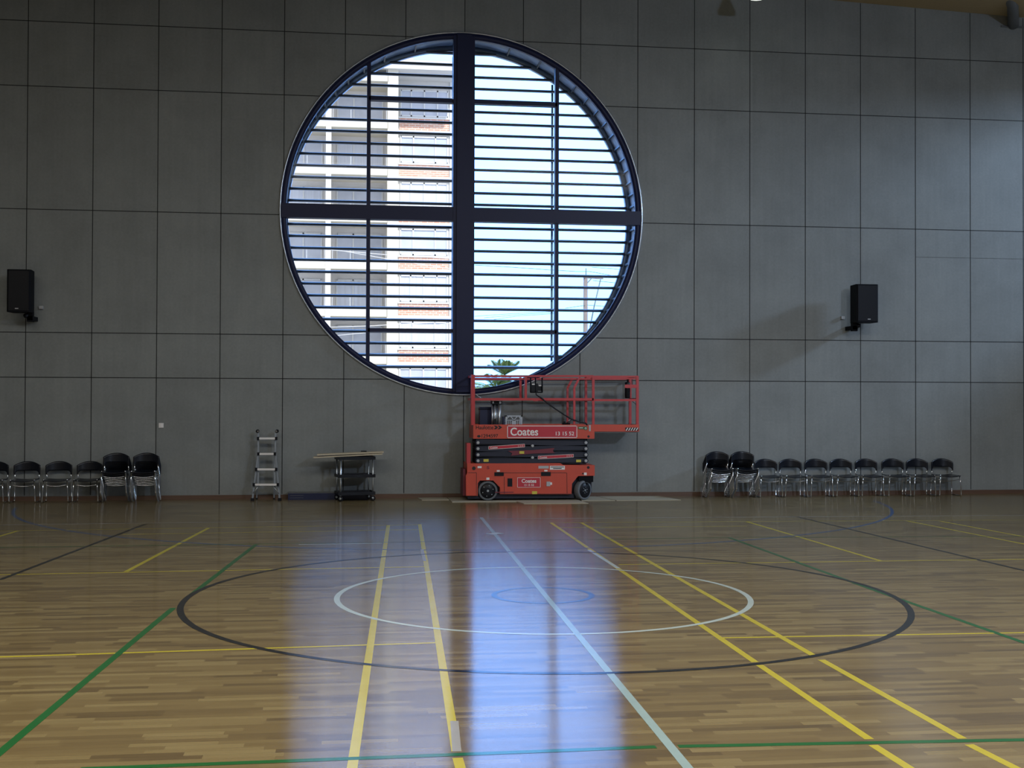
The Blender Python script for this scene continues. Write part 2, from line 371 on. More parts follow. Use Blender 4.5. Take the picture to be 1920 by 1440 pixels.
def back_wall():
    b = B()
    outer = [(XL, 0), (XR, 0), (XR, zc(XR)+0.3), (7.96, zc(7.96)+0.3), (XL, zc(XL)+0.3)]
    N = 160
    for y in (0.0, 1.0):
        vo = [b.verts.new((x, y, z)) for x, z in outer]
        vi = [b.verts.new((WC[0]+WR*math.cos(2*math.pi*k/N), y, WC[1]+WR*math.sin(2*math.pi*k/N))) for k in range(N)]
        ed = [b.edges.new((vo[i], vo[(i+1) % 5])) for i in range(5)] + [b.edges.new((vi[i], vi[(i+1) % N])) for i in range(N)]
        bmesh.ops.triangle_fill(b, use_beauty=True, use_dissolve=False, edges=ed)
        if y == 0.0: v0 = vi
    for k in range(N):
        f = b.faces.new((v0[k], v0[(k+1) % N], vi[(k+1) % N], vi[k])); f.material_index = 2; f.smooth = True
    bmesh.ops.recalc_face_normals(b, faces=b.faces)
    def jstrip(x0, x1, z0, z1):
        vs = [b.verts.new(c) for c in ((x0, -0.0015, z0), (x1, -0.0015, z0), (x1, -0.0015, z1), (x0, -0.0015, z1))]
        f = b.faces.new(vs); f.material_index = 1
    def clip(fixed, c, r):     # chord half-width of the round opening at this coordinate
        d = abs(fixed-c); return math.sqrt(r*r-d*d) if d < r else None
    for x in JX:
        h = clip(x, WC[0], WR)
        if h is None: jstrip(x-0.008, x+0.008, 0.1, zc(x))
        else:
            jstrip(x-0.008, x+0.008, 0.1, WC[1]-h); jstrip(x-0.008, x+0.008, WC[1]+h, zc(x))
    for z in ROWS:
        h = clip(z, WC[1], WR)
        if h is None: jstrip(XL, XR, z-0.008, z+0.008)
        else: jstrip(XL, WC[0]-h, z-0.008, z+0.008); jstrip(WC[0]+h, XR, z-0.008, z+0.008)
    jstrip(18.01, XR, 5.02, 5.026)
    return mesh('wall_back', b, [M['panels'], M['joint'], M['reveal']], kind='structure', recalc=False)
back_wall()
def wall_with_hole(name, mk, u0, u1, hu0, hu1, hz0, hz1, top):
    b = B()
    for a0, a1, c0, c1 in ((u0, hu0, 0, top), (hu1, u1, 0, top), (hu0, hu1, 0, hz0), (hu0, hu1, hz1, top)): mk(b, a0, a1, c0, c1)
    return mesh(name, b, M['paint_wall'], kind='structure')
wall_with_hole('wall_right', lambda b, a, c, z0, z1: box(b, XR, XR+0.3, a, c, z0, z1), YF, 0.5, -4.4, -1.2, 6.3, 9.0, 10.4)
wall_with_hole('wall_front', lambda b, a, c, z0, z1: box(b, a, c, YF-0.3, YF, z0, z1), XL, XR, 17.6, 22.8, 8.6, 10.0, 11.1)
b = B(); box(b, XL-0.3, XL, YF, 0.5, 0, 10.6); mesh('wall_left', b, M['paint_wall'], kind='structure')
b = B(); prism(b, [(XL-0.3, zc(XL)), (7.96, zc(7.96)), (XR+0.3, zc(XR)), (XR+0.3, zc(XR)+0.25), (7.96, zc(7.96)+0.25), (XL-0.3, zc(XL)+0.25)], YF-0.3, -0.004)
mesh('ceiling', b, M['ceil'], kind='structure')
b = B(); box(b, XL, XR, -0.018, -0.0005, 0, 0.085)
mesh('baseboard_back', b, M['skirt'], kind='structure')
# the hall's other windows, out of frame: frame, mullions, frosted glazing
def side_window(name, mk, u0, u1, z0, z1, n, gm='frost'):
    fr = B(); 
    for a in [u0+(u1-u0)*i/n for i in range(n+1)]: mk(fr, a-0.04, a+0.04, z0, z1, 0.05)
    mk(fr, u0, u1, z0, z0+0.07, 0.05); mk(fr, u0, u1, z1-0.07, z1, 0.05)
    w = mesh(name, fr, M['navy'], kind='structure')
    g = B(); mk(g, u0, u1, z0, z1, 0.01); mesh('pane', g, M[gm], w)
side_window('window_2', lambda b, a, c, z0, z1, d: box(b, a, c, YF-0.15-d, YF-0.15+d, z0, z1), 17.6, 22.8, 8.6, 10.0, 5)
side_window('window_3', lambda b, a, c, z0, z1, d: box(b, XR+0.15-d, XR+0.15+d, a, c, z0, z1), -4.4, -1.2, 6.3, 9.0, 1, 'glass')

# ------------------------------------------------------------------ round window
win = root('window_1', (WC[0], 0.0, WC[1]), 'huge round window with dark cross mullions and outside louvers', 'window', kind='structure')
def ring(name, r0, r1, y0, y1, m, parent=win, n=160):
    b = B(); Mx = Matrix.Translation((WC[0], 0, WC[1]))
    lathe(b, [(r0, y0), (r0, y1), (r1, y1), (r1, y0)], n, Mx, closed=True)
    return mesh(name, b, m, parent)
ring('frame', 3.535, 3.640, -0.035, 0.10, M['navy'])
ring('rim_trim', 3.640, 3.668, -0.045, 0.02, M['rim'])
ring('louver_ring', 3.545, 3.642, 0.86, 1.0, M['alu'])
def chord(z, r=3.56):
    d = z-WC[1]; return math.sqrt(max(r*r-d*d, 0.0))
xa, xb = at(849.5, 400, -0.06)[0], at(889.5, 400, -0.06)[0]
cxm = (xa+xb)/2
b = B(); box(b, xa, xb, -0.07, 0.16, WC[1]-3.58, WC[1]+3.58); box(b, xa+0.07, xb-0.07, -0.10, -0.07, WC[1]-3.60, WC[1]+3.60)
box(b, xa+0.02, xa+0.05, 0.16, 0.55, WC[1]-3.3, WC[1]+3.3); box(b, xb-0.05, xb-0.02, 0.16, 0.55, WC[1]-3.3, WC[1]+3.3)
mesh('main_mullion', b, M['navy'], win)
za, zb = at(870, 388.5, -0.06)[1], at(870, 414.5, -0.06)[1]
b = B(); box(b, WC[0]-3.62, WC[0]+3.62, -0.06, 0.15, zb, za); mesh('main_transom', b, M['navy'], win)
zt, zl = (za+zb)/2, 0
ml, mr_ = at(690.7, 400, 0)[0], at(1043.8, 400, 0)[0]
for x in (ml, mr_):
    h = chord(x-WC[0]+WC[1], 3.6)
    b = B(); box(b, x-0.038, x+0.038, -0.03, 0.12, WC[1]-h, WC[1]+h); mesh('mullion', b, M['navy'], win)
tz1, tz2 = at(770, 187, 0)[1], at(770, 619.5, 0)[1]
for z in (tz1, tz2):
    for xa_, xb_ in ((ml, xa+0.01), (xb-0.01, mr_)):
        b = B(); box(b, xa_, xb_, -0.03, 0.12, z-0.036, z+0.036); mesh('transom', b, M['navy'], win)
def clipped(x0, x1, z0, z1, r=3.56):
    """outline of the rectangle cut by the circle"""
    pts = []
    n = 40
    lo, hi = [], []
    for i in range(n+1):
        x = x0+(x1-x0)*i/n; h = chord(x-WC[0]+WC[1], r)
        a, c = max(z0, WC[1]-h), min(z1, WC[1]+h)
        if c > a+1e-4: lo.append((x, a)); hi.append((x, c))
    return lo+hi[::-1]
for x0, x1, zz in ((WC[0]-3.56, ml-0.03, [WC[1]-3.56, zb, za, WC[1]+3.56]), (ml+0.03, xa, [WC[1]-3.56, tz2, zb, za, tz1, WC[1]+3.56]),
                   (xb, mr_-0.03, [WC[1]-3.56, tz2, zb, za, tz1, WC[1]+3.56]), (mr_+0.03, WC[0]+3.56, [WC[1]-3.56, zb, za, WC[1]+3.56])):
    for z0, z1 in zip(zz, zz[1:]):
        if (z0, z1) == (zb, za): continue
        pl = clipped(x0, x1, z0, z1)
        if len(pl) > 6:
            b = B(); prism(b, pl, 0.040, 0.046); mesh('pane', b, M['glass'], win)
# outside sun louvers: curved blades on posts, each with its end brackets
for k in range(-1, 28):
    z = 1.954+(2.640+0.2402*k-1.954)*1.011; h = chord(z, 3.56)
    if h < 0.5: continue
    b = B(); prof = []
    for j in range(12):
        t = 2*math.pi*j/12; prof.append((0.085*math.cos(t), 0.031*math.sin(t)+0.012*math.cos(t)))
    rings = [[b.verts.new((x, 0.88+py_, z+pz_)) for py_, pz_ in prof] for x in (WC[0]-h, WC[0]+h)]
    for j in range(12): b.faces.new((rings[0][j], rings[0][(j+1) % 12], rings[1][(j+1) % 12], rings[1][j])).smooth = True
    b.faces.new(rings[0]); b.faces.new(rings[1][::-1])
    for s in (-1, 1):
        xe = WC[0]+s*chord(z, 3.62)*1.0
        box(b, min(xe, xe-s*0.03), max(xe, xe-s*0.03), 0.12, 0.86, z-0.03, z+0.01)
    mesh('louver_blade', b, M['blade'], win)
for x in (at(690.5, 400, 1.0)[0], at(1034.6, 400, 1.0)[0], cxm+0.02):
    h = chord(x-WC[0]+WC[1], 3.52)
    b = B(); box(b, x-0.022, x+0.022, 0.965, 1.0, WC[1]-h, WC[1]+h); mesh('louver_post', b, M['alu'], win)

# ------------------------------------------------------------------ court markings (paint on the floor), tape and painted glints
LW = 0.057
def strip(color, p, q, w=LW, z=0.0006, name='court_line'):
    a, c = Vector((*fl(*p), z)), Vector((*fl(*q), z)); t = (c-a).normalized(); n = Vector((-t.y, t.x, 0))*w/2
    b = B(); b.faces.new([b.verts.new(v) for v in (a-n, c-n, c+n, a+n)])
    o = mesh(name, b, LM[color], floor); o['label'] = color.replace('_', ' ')+' court line'; return o
def arc(color, c, ro, w, a0=0, a1=360, z=0.001, name='court_circle', n=180):
    b = B(); prev = first = None; full = a1-a0 >= 360
    for i in range(n+1):
        t = math.radians(a0+(a1-a0)*i/n)
        cur = (b.verts.new((c[0]+ro*math.cos(t), c[1]+ro*math.sin(t), z)), b.verts.new((c[0]+(ro-w)*math.cos(t), c[1]+(ro-w)*math.sin(t), z)))
        if prev: b.faces.new((prev[0], cur[0], cur[1], prev[1]))
        prev = cur
    o = mesh(name, b, LM[color], floor); o['label'] = color.replace('_', ' ')+' court circle'; return o
CC = (8.092, -12.307)
arc('blue', CC, 0.520, LW, z=0.0010); arc('white', CC, 2.079, LW, z=0.0013); arc('black', CC, 3.549, LW*1.1, z=0.0016)
arc('blue', (8.303, -0.411), 8.19, LW, 180+8, 360-8, z=0.0008, name='court_arc')
Y_, G_, K_ = 'yellow', 'green', 'black'
strip(K_, (0, 1087), (272, 983), z=0.0012); strip(K_, (1495, 969), (1950, 1077), z=0.0012)
strip(Y_, (236, 1072), (391, 990)); strip(Y_, (-20, 1011), (35, 995)); strip(Y_, (1400, 978), (1652, 1052)); strip(Y_, (1700, 976.5), (1940, 1024)); strip(Y_, (1762, 977), (1940, 1010))
strip(G_, (-60, 1461), (325, 1140), z=0.0011); strip(G_, (355, 1118), (480, 1021), z=0.0011)
strip(G_, (1367, 1008), (1650, 1110.5), z=0.0011); strip(G_, (1650, 1110.5), (1960, 1219), z=0.0011)
strip(G_, (150, 1442), (1230, 1400.5), z=0.0011); strip(G_, (1272, 1399.5), (1960, 1386.5), z=0.0011)
strip(Y_, (-20, 1078), (797, 1062.5), 0.045, z=0.0005); strip(Y_, (1160, 1058.5), (1960, 1048), 0.045, z=0.0005)
strip(Y_, (-20, 1232.5), (820, 1205), 0.045, z=0.0005); strip(Y_, (1350, 1196), (1960, 1185.5), 0.045, z=0.0005)
strip('pale_blue', (902, 970), (1013, 1105), z=0.0014); strip('pale_blue', (1013, 1105), (1310, 1464), z=0.0014)
strip(Y_, (728, 985), (658, 1455)); strip(Y_, (787, 983), (856, 1409)); strip(Y_, (858, 1421), (866, 1450))
strip('grey', (852, 1352), (856.5, 1409), 0.05, z=0.0009, name='tape_glint_patch'); strip('grey', (791, 1030), (796, 1052), 0.04, z=0.0009, name='tape_glint_patch')
strip(Y_, (1033, 980), (1416, 1241.5)); strip(Y_, (1424, 1247), (1630, 1386)); strip(Y_, (1637, 1397), (1760, 1475))
strip('white', (1104, 1031), (1160, 1066), 0.05, z=0.0009, name='tape_glint_patch')  # pale tape; the reflection on it is put into the white
strip(Y_, (1090, 980), (1527, 1230)); strip(Y_, (1540, 1237), (1805, 1385)); strip(Y_, (1817, 1396), (1930, 1453))
strip('grey', (-20, 984.5), (900, 973), 0.045, z=0.0007); strip('grey', (900, 973), (1960, 966), 0.045, z=0.0007)
strip(Y_, (-20, 996), (391, 989.5), 0.035, z=0.0005); strip(Y_, (391, 989.5), (787, 984), 0.035, z=0.0005); strip(Y_, (1033, 980), (1960, 974.5), 0.035, z=0.0005)
strip(Y_, (230, 1002), (787, 993), 0.035, z=0.0005); strip(Y_, (1045, 989.2), (1400, 986.5), 0.035, z=0.0005)
strip(G_, (-20, 1027), (480, 1020), 0.04, z=0.0010); strip(G_, (480, 1020), (1367, 1008), 0.04, z=0.0010); strip(G_, (1367, 1008), (1960, 1005.5), 0.035, z=0.0010)
strip('white', (560, 1021), (716, 1018.6), 0.04)
strip('white', (917, 1001.5), (938, 999.5), 0.16, z=0.0015, name='tape_glint_patch')  # reflected highlight across the centre line, painted as a white patch

# ------------------------------------------------------------------ chairs
SEAT_W = 0.22
def make_chair(label):
    t = root('stacking_chair', (0, 0, 0), label, 'chair', 'black stacking chairs along the wall')
    def back(u, v):            # u across, v up
        x = (u-0.5)*2
        top = 0.765-0.075*abs(x)**2.2; low = 0.585-0.075*max(0.0, (abs(x)-0.72)/0.28)**1.5
        z = low+(top-low)*v
        return (x*0.240, 0.215-0.085*x*x+0.04*(z-0.5), z)
    b = B(); shell(b, back, 18, 6, 0.016); mesh('backrest', b, M['seatb'], t)
    def seat(u, v):
        x = (u-0.5)*2; y = -0.235+v*0.42
        return (x*(0.215-0.012*(v-0.5)), y, 0.435-0.026*(1-x*x)*(1-0.5*v)-0.012*(1-v)**3-0.01*math.sin(v*math.pi))
    b = B(); shell(b, seat, 12, 10, 0.014); mesh('seat', b, M['seatb'], t)
    for s in (-1, 1):
        b = B(); tube(b, [(s*0.212, -0.215, 0.425), (s*0.222, -0.222, 0.25), (s*0.234, -0.228, 0.045), (s*0.234, -0.222, 0.020), (s*0.234, -0.195, 0.012)], 0.0125, 8)
        mesh('front_leg', b, M['chrome'], t)
        b = B(); tube(b, [(s*0.234, -0.195, 0.012), (s*0.234, 0.175, 0.012)], 0.011, 8); mesh('floor_runner', b, M['chrome'], t)
        b = B(); tube(b, [(s*0.234, 0.175, 0.012), (s*0.233, 0.195, 0.03), (s*0.225, 0.175, 0.25), (s*0.222, 0.160, 0.44), (s*0.218, 0.150, 0.56)], 0.011, 8)
        mesh('rear_leg', b, M['chrome'], t)
        b = B(); tube(b, [(s*0.212, -0.215, 0.425), (s*0.216, 0.0, 0.418), (s*0.222, 0.160, 0.425)], 0.010, 6); mesh('seat_rail', b, M['chrome'], t)
        b = B(); lathe(b, [(0.004, -0.236), (0.014, -0.232), (0.017, -0.222), (0.014, -0.208), (0.004, -0.205)], 10, Matrix.Translation((s*0.212, 0, 0.432))); mesh('end_cap', b, M['chrome'], t)
    b = B(); tube(b, [(0.222*u, -0.16, 0.345-0.035*(1-u*u)) for u in (-1, -0.75, -0.5, -0.25, 0, 0.25, 0.5, 0.75, 1)], 0.008, 8); mesh('cross_bar', b, M['chrome'], t)
    remember(t); return t
first = [None]
def chair(x, y, z, rz, label):
    if first[0] is None:
        c = make_chair(label); first[0] = c; c.location = (x, y, z); c.rotation_euler = (0, 0, rz); return c
    return dup(first[0], (x, y, z), rz, label)
BY = -0.12
lab = ['single black chair cut off by the left edge of the photo', 'single black chair second from the left edge, under the left speaker',
       'single black chair in the left row, two places left of the taller stacks', 'single black chair touching the left-hand stack near the ladder']
for px, l, rz in zip((-6, 53, 113, 170), lab, (0.03, 0.02, 0.05, -0.02)):
    chair(at(px, 870, BY)[0], -0.34, 0, rz, l)
ordn = ['bottom', 'second from the bottom', 'third from the bottom', 'third from the top', 'second from the top', 'top']
for px, where, rz in ((222, 'left pair\'s left stack', 0.04), (277, 'stack nearest to the ladder', 0.0),
                      (1340, 'stack nearest the red lift', -0.02), (1387, 'stack beside the right single chairs', -0.02)):
    x = at(px, 860, -0.2)[0]
    for k in range(6):
        chair(x, -0.30-0.042*k, 0.033*k, rz, 'black chair %s of the %s' % (ordn[k], where))
lab = ['single black chair directly beside the right-hand stacks', 'single black chair second in the right row counting from the stacks', 'single black chair third in the right row counting from the stacks',
       'single black chair fourth in the right row, left of the right speaker', 'single black chair under the right speaker, fifth in the right row',
       'single black chair just right of the speaker line, sixth in the right row', 'single black chair next to last in the right row', 'single black chair at the right end of the right row']
for px, l, rz in zip((1433, 1479, 1526.5, 1573.5, 1620.5, 1670, 1716, 1763), lab, (0, .01, -.01, .02, 0, -.02, .01, 0)):
    chair(at(px, 866, BY)[0], -0.34, 0, rz-0.02, l)

# ------------------------------------------------------------------ scissor lift
LY, LB = -0.95, -0.16                  # near and far side
lift = root('scissor_lift', (at(995, 930, -0.55)[0], -0.55, 0.012), 'red electric scissor lift with extended platform and white lettering, parked on boards', 'scissor lift')
def L(px, py): return at(px, py, LY)
def pbox(px0, px1, py0, py1, y0, y1, b=None):
    b = b or B(); (x0, z1), (x1, z0) = L(px0, py0), L(px1, py1); box(b, x0, x1, y0, y1, z0, z1); return b
poly = [L(*q) for q in ((876, 869), (1051, 868.5), (1056, 871.8), (1115, 872.3), (1115, 892), (1084, 892.5), (1072.5, 907), (1071.5, 926.8), (937.5, 926.8), (937.5, 914),
                        (925, 901), (900, 901), (896, 906), (895.5, 929.5), (874, 929.5), (873.5, 892), (876, 887))]
b = B(); prism(b, poly, LY, LB); chassis = mesh('chassis', b, M['red'], lift)
b = B(); pbox(896, 1112, 893, 925, LY+0.14, LB-0.14, b); pbox(878, 1078, 926.8, 934.5, LY+0.10, LB-0.1, b)
mesh('underframe', b, M['scis'], lift)
b = pbox(1086, 1113, 892, 904, LY+0.03, LB-0.03); mesh('axle_guard', b, M['blackm'], lift)
b = pbox(875.5, 882.5, 831, 869, LY+0.02, LB-0.45); mesh('rear_post', b, M['rail'], lift)
b = pbox(869.5, 874, 880, 930, LY+0.10, LB-0.1); mesh('entry_ladder', b, M['dred'], lift)
def seam(px0, py0, px1, py1, w=0.008, m='ink'):
    a, c = L(px0, py0), L(px1, py1); b = B(); bar(b, (a[0], LY-0.001, a[1]), (c[0], LY-0.001, c[1]), w, 0.003); return mesh('panel_seam', b, M[m], chassis)
for s in ((878, 886.3, 893.5, 886.3), (893.3, 886.5, 893.3, 929), (945, 886.5, 1062, 886.5), (1062.8, 886.5, 1063.2, 925), (945.5, 894, 945.7, 926), (937.5, 926, 1071, 926)): seam(*s)
def plate(name, px0, px1, py0, py1, m, parent=chassis, d=0.004, lab=None):
    b = pbox(px0, px1, py0, py1, LY-d, LY+0.0005); o = mesh(name, b, M[m], parent)
    if lab: o['label'] = lab
    return o
for q in ((927, 944.5, 885.5, 892.3), (1014.5, 1032.5, 885, 892.2)): plate('door_handle', *q, 'black', d=0.012)
plate('vent', 951.5, 960.5, 897, 912.3, 'black')
for px, py, r in ((888.5, 878, 0.036), (1103, 876.5, 0.028), (1093, 888, 0.016)):
    c = L(px, py); b = B(); disc(b, c, r, LY-0.004, LY+0.001, 16); mesh('access_hole', b, M['ink'], chassis)
b = pbox(1024.5, 1031.5, 903, 911.5, LY-0.02, LY); mesh('door_latch', b, M['offw'], chassis)
for px0, px1, py0, py1, m in ((895.5, 903, 874, 877.8, 'white'), (912, 917.5, 895.5, 899.7, 'white'), (931.5, 937, 881.5, 884.5, 'white'), (1020.5, 1026.5, 881, 884, 'white'), (1095, 1100, 886, 891, 'white'),
                              (1031.5, 1035, 904.5, 909, 'white'), (1009.5, 1029, 873.5, 878.5, 'offw'), (1031, 1059, 873.5, 880.5, 'white')): plate('sticker', px0, px1, py0, py1, m)
o = plate('sticker', 997.5, 1007, 921, 926.3, 'yel'); x0, z0 = L(999, 925.5); x1, z1 = L(1005.5, 921.8); box
def write(s, px0, px1, py0, py1, m, parent, bold=0.0, skew=0.0, y=None, name='lettering'):
    x0, z0 = L(px0, py1); x1, z1 = L(px1, py0)
    return lettering(name, s, x0, x1, z0, z1, (LY if y is None else y), M[m], parent, bold, skew)
for px0, px1, py0, py1 in ((1032.5, 1057.5, 875, 876.2), (1037, 1053, 877.6, 879)):
    b = pbox(px0, px1, py0, py1, LY-0.006, LY-0.003); mesh('text_bar', b, M['ink'], chassis)
b = pbox(928, 963, 922.2, 923.6, LY-0.003, LY); mesh('text_bar', b, M['dred'], chassis)
write('S', 912.5, 917.5, 874, 879.5, 'dred', chassis, 0.02, y=LY-0.001)
# company sign on the chassis door
def sign(px0, px1, py0, py1, parent, bw=0.012, skew=0.0, y=LY, border=True):
    (x0, z1), (x1, z0) = L(px0, py0), L(px1, py1)
    def quad(a0, a1, c0, c1, ya, yb, bb):
        f = lambda x: skew*(x-x0)/(x1-x0)
        vs = [bb.verts.new((x, yy, z+f(x))) for yy in (ya, yb) for x, z in ((a0, c0), (a1, c0), (a1, c1), (a0, c1))]
        for q in ((0, 1, 2, 3), (7, 6, 5, 4), (0, 4, 5, 1), (1, 5, 6, 2), (2, 6, 7, 3), (3, 7, 4, 0)): bb.faces.new([vs[i] for i in q])
    b = B(); quad(x0, x1, z0, z1, y-0.003, y+0.001, b); o = mesh('sign_panel', b, M['signred'], parent)
    if border:
        b = B()
        for a0, a1, c0, c1 in ((x0, x1, z1-bw, z1), (x0, x1, z0, z0+bw), (x0, x0+bw, z0, z1), (x1-bw, x1, z0, z1)): quad(a0, a1, c0, c1, y-0.005, y-0.002, b)
        mesh('sign_border', b, M['white'], parent)
    return o
sign(970, 1013.3, 895.3, 913.8, chassis, 0.007)
write('Coates', 978, 1005.5, 898, 905.4, 'white', chassis, 0.025, y=LY-0.004); write('13 15 52', 983, 1001, 907.3, 911.3, 'white', chassis, 0.012, y=LY-0.004)
# wheels
def wheel(px, py, rz, r=0.190):
    x, z = L(px, py); z = r+0.012
    Mx = Matrix.Translation((x, LY+0.085, z)) @ Matrix.Rotation(rz, 4, 'Z')
    b = B(); prof = [(r-0.055, -0.055), (r-0.035, -0.065), (r-0.012, -0.062), (r, -0.045), (r, 0.045), (r-0.012, 0.062), (r-0.05, 0.062)]
    lathe(b, prof, 40, Mx); w = mesh('wheel', b, M['tyre'], lift)
    b = B(); lathe(b, [(0.03, -0.060), (r-0.042, -0.068), (r-0.036, -0.056), (r-0.036, -0.02)], 32, Mx); mesh('wheel_hub', b, M['black'], w)
    b = B()
    for k in range(6):
        t = 2*math.pi*k/6+0.3; rr = 0.055 if rz else 0.105
        lathe(b, [(0.009, -0.078), (0.009, -0.060)], 8, Mx @ Matrix.Translation((rr*math.cos(t), 0, rr*math.sin(t))))
    lathe(b, [(0.022, -0.078), (0.022, -0.055)], 12, Mx)
    mesh('wheel_bolts', b, M['satin'], w)
wheel(915, 920, 0); wheel(1094, 920, math.radians(34))
for px in (915, 1094):
    x, z = L(px, 920); b = B(); lathe(b, [(0.14, -0.06), (0.19, -0.06), (0.19, 0.06), (0.14, 0.06)], 28, Matrix.Translation((x, LB-0.07, 0.202))); mesh('wheel', b, M['tyre'], lift)
# scissor pack
cols = [(830, 1), (841.3, -1), (852.7, 1), (864, -1)]
for side, ya in ((0, LY+0.06), (1, LB-0.12)):
    for i, (py, s) in enumerate(cols):
        for d, s2 in ((0, s), (0.055, -s)):
            a = L(893, py-s2*2.2); c = L(1101, py+s2*2.2)
            b = B(); bar(b, (a[0], ya+d, a[1]), (c[0], ya+d, c[1]), 0.094, 0.045); mesh('scissor_arm', b, M['scis'], lift)
for px in (896.5, 1099):
    for py in (830, 841.3, 852.7, 864):
        c = L(px, py); b = B(); disc(b, c, 0.048, LY+0.02, LB-0.06, 20); p_ = mesh('pivot', b, M['scis'], lift)
        b = B(); disc(b, c, 0.028, LY+0.008, LY+0.02, 16); mesh('pivot_pin', b, M['offw'], p_)
for py in (836, 858):
    c = L(999, py); b = B(); disc(b, c, 0.026, LY+0.02, LB-0.06, 16); mesh('pivot_pin', b, M['offw'], lift)
b = pbox(892, 1104, 824, 868, LY+0.17, LB-0.17); mesh('cylinder_housing', b, M['blackm'], lift)
b = B(); prism(b, [L(*q) for q in ((953, 845.5), (1000, 844), (1040, 840), (1037, 845.5), (1040.5, 849.5), (1000, 850.5), (958, 854.5), (961, 850))], LY+0.018, LY+0.03)
brace = mesh('safety_prop', b, M['dred'], lift)
b = pbox(974, 983, 846, 850.8, LY+0.012, LY+0.02); mesh('sticker', b, M['yel'], brace)
for px0, px1, py0, py1 in ((907, 916.5, 861, 866), (1081, 1090, 862, 866.8)):
    b = pbox(px0, px1, py0, py1, LY+0.030, LY+0.038); mesh('sticker', b, M['yel'], lift)
for px0, px1, py0, py1, sk, tx in ((916.3, 984.5, 836.8, 843, 0.045, 'a'), (1009, 1076, 855, 861, 0.035, 'b')):
    arm = [o for o in bpy.data.objects if o.name.startswith('scissor_arm')][0]
    sg = sign(px0, px1, py0, py1, lift, 0.006, sk, y=LY+0.034)
    w_ = (px1-px0)
    write('Coates', px0+3, px0+17, py0+1.6, py1-1.4, 'white', sg, 0.02, skew=sk*0.22, y=LY+0.028).location.z += sk*0.05
    write('13 15 52', px1-13, px1-3, py0+1.9, py1-1.6, 'white', sg, 0.0, skew=sk*0.14, y=LY+0.028).location.z += sk*0.82
# platform
b = pbox(887.5, 1114.6, 796, 822.5, LY, LY+0.03); deck = mesh('platform_side', b, M['red'], lift)
b = pbox(887.5, 1114.6, 796, 822.5, LB-0.03, LB); pbox(887.5, 890, 796, 822.5, LY+0.03, LB-0.03, b); mesh('toe_board', b, M['red'], lift)
b = pbox(889, 1113, 813, 822, LY+0.03, LB-0.03); mesh('platform_deck', b, M['steel'], lift)
b = pbox(1109, 1199.3, 796, 809.3, LY+0.035, LY+0.06); ext = mesh('extension_side', b, M['red'], lift)
b = pbox(1109, 1199.3, 796, 809.3, LB-0.06, LB-0.035); pbox(1197, 1199.3, 796, 809.3, LY+0.06, LB-0.06, b); pbox(1109, 1198, 807, 811.5, LY+0.06, LB-0.06, b); mesh('extension_deck', b, M['steel'], lift)
sign(951, 1082, 798, 821, deck, 0.013)
write('Coates', 957, 1009, 801.8, 816.8, 'white', deck, 0.018, y=LY-0.004); write('13 15 52', 1042, 1076.5, 809.3, 816.5, 'white', deck, 0.012, y=LY-0.004)
write('Haulotte', 892.2, 925, 797.8, 805, 'ink', deck, 0.015, y=LY-0.001)
write('1294597', 903, 934, 814, 820.6, 'ink', deck, 0.012, y=LY-0.001)
c = L(897.8, 818); b = B(); lathe(b, [(0.034, -0.002), (0.034, 0.001)], 20, Matrix.Translation((c[0], LY, c[1])) @ Matrix.Diagonal((1, 1, 0.7, 1))); mesh('emblem', b, M['ink'], deck)
b = B()
for dx in (0, 7):
    pts = [L(*q) for q in ((925.5+dx, 798), (930+dx, 798), (934.5+dx, 801.3), (930+dx, 804.8), (925.5+dx, 804.8), (929.5+dx, 801.3))]
    prism(b, pts, LY-0.003, LY)
mesh('double_arrow_emblem', b, M['ink'], deck)
plate('sticker', 1084, 1098, 800, 804.5, 'green', deck); c = L(1098, 803); b = B(); disc(b, c, 0.037, LY-0.006, LY, 18); st = mesh('sticker', b, M['green'], deck)
b = B(); lathe(b, [(0.012, -0.008), (0.020, -0.008), (0.020, -0.005), (0.012, -0.005)], 6, Matrix.Translation((c[0], LY, c[1])), closed=True); mesh('emblem', b, M['white'], st)
b = pbox(1085.5, 1093, 801.5, 802.7, LY-0.006, LY-0.003); mesh('text_bar', b, M['white'], st)
plate('bracket', 1104, 1107.5, 797, 808.5, 'offw', deck, 0.01); c = L(1103.5, 818.5); b = B(); disc(b, c, 0.024, LY-0.003, LY, 14); mesh('access_hole', b, M['ink'], deck)
b = B()      # slanted warning stripes
x0, z1 = at(1172.5, 801.5, LY+0.033); x1, z0 = at(1197, 807.8, LY+0.033); hz = z1-z0
bb = B(); box(bb, x0, x1, LY+0.0325, LY+0.0345, z0, z1); wp = mesh('warning_panel', bb, M['ink'], ext)
for k in range(5):
    a = x0+0.006+k*0.050
    b = B(); prism(b, [(a, z0+0.004), (a+0.020, z0+0.004), (a+0.054, z1-0.004), (a+0.034, z1-0.004)], LY+0.0305, LY+0.0325); mesh('warning_stripe', b, M['white'], wp)
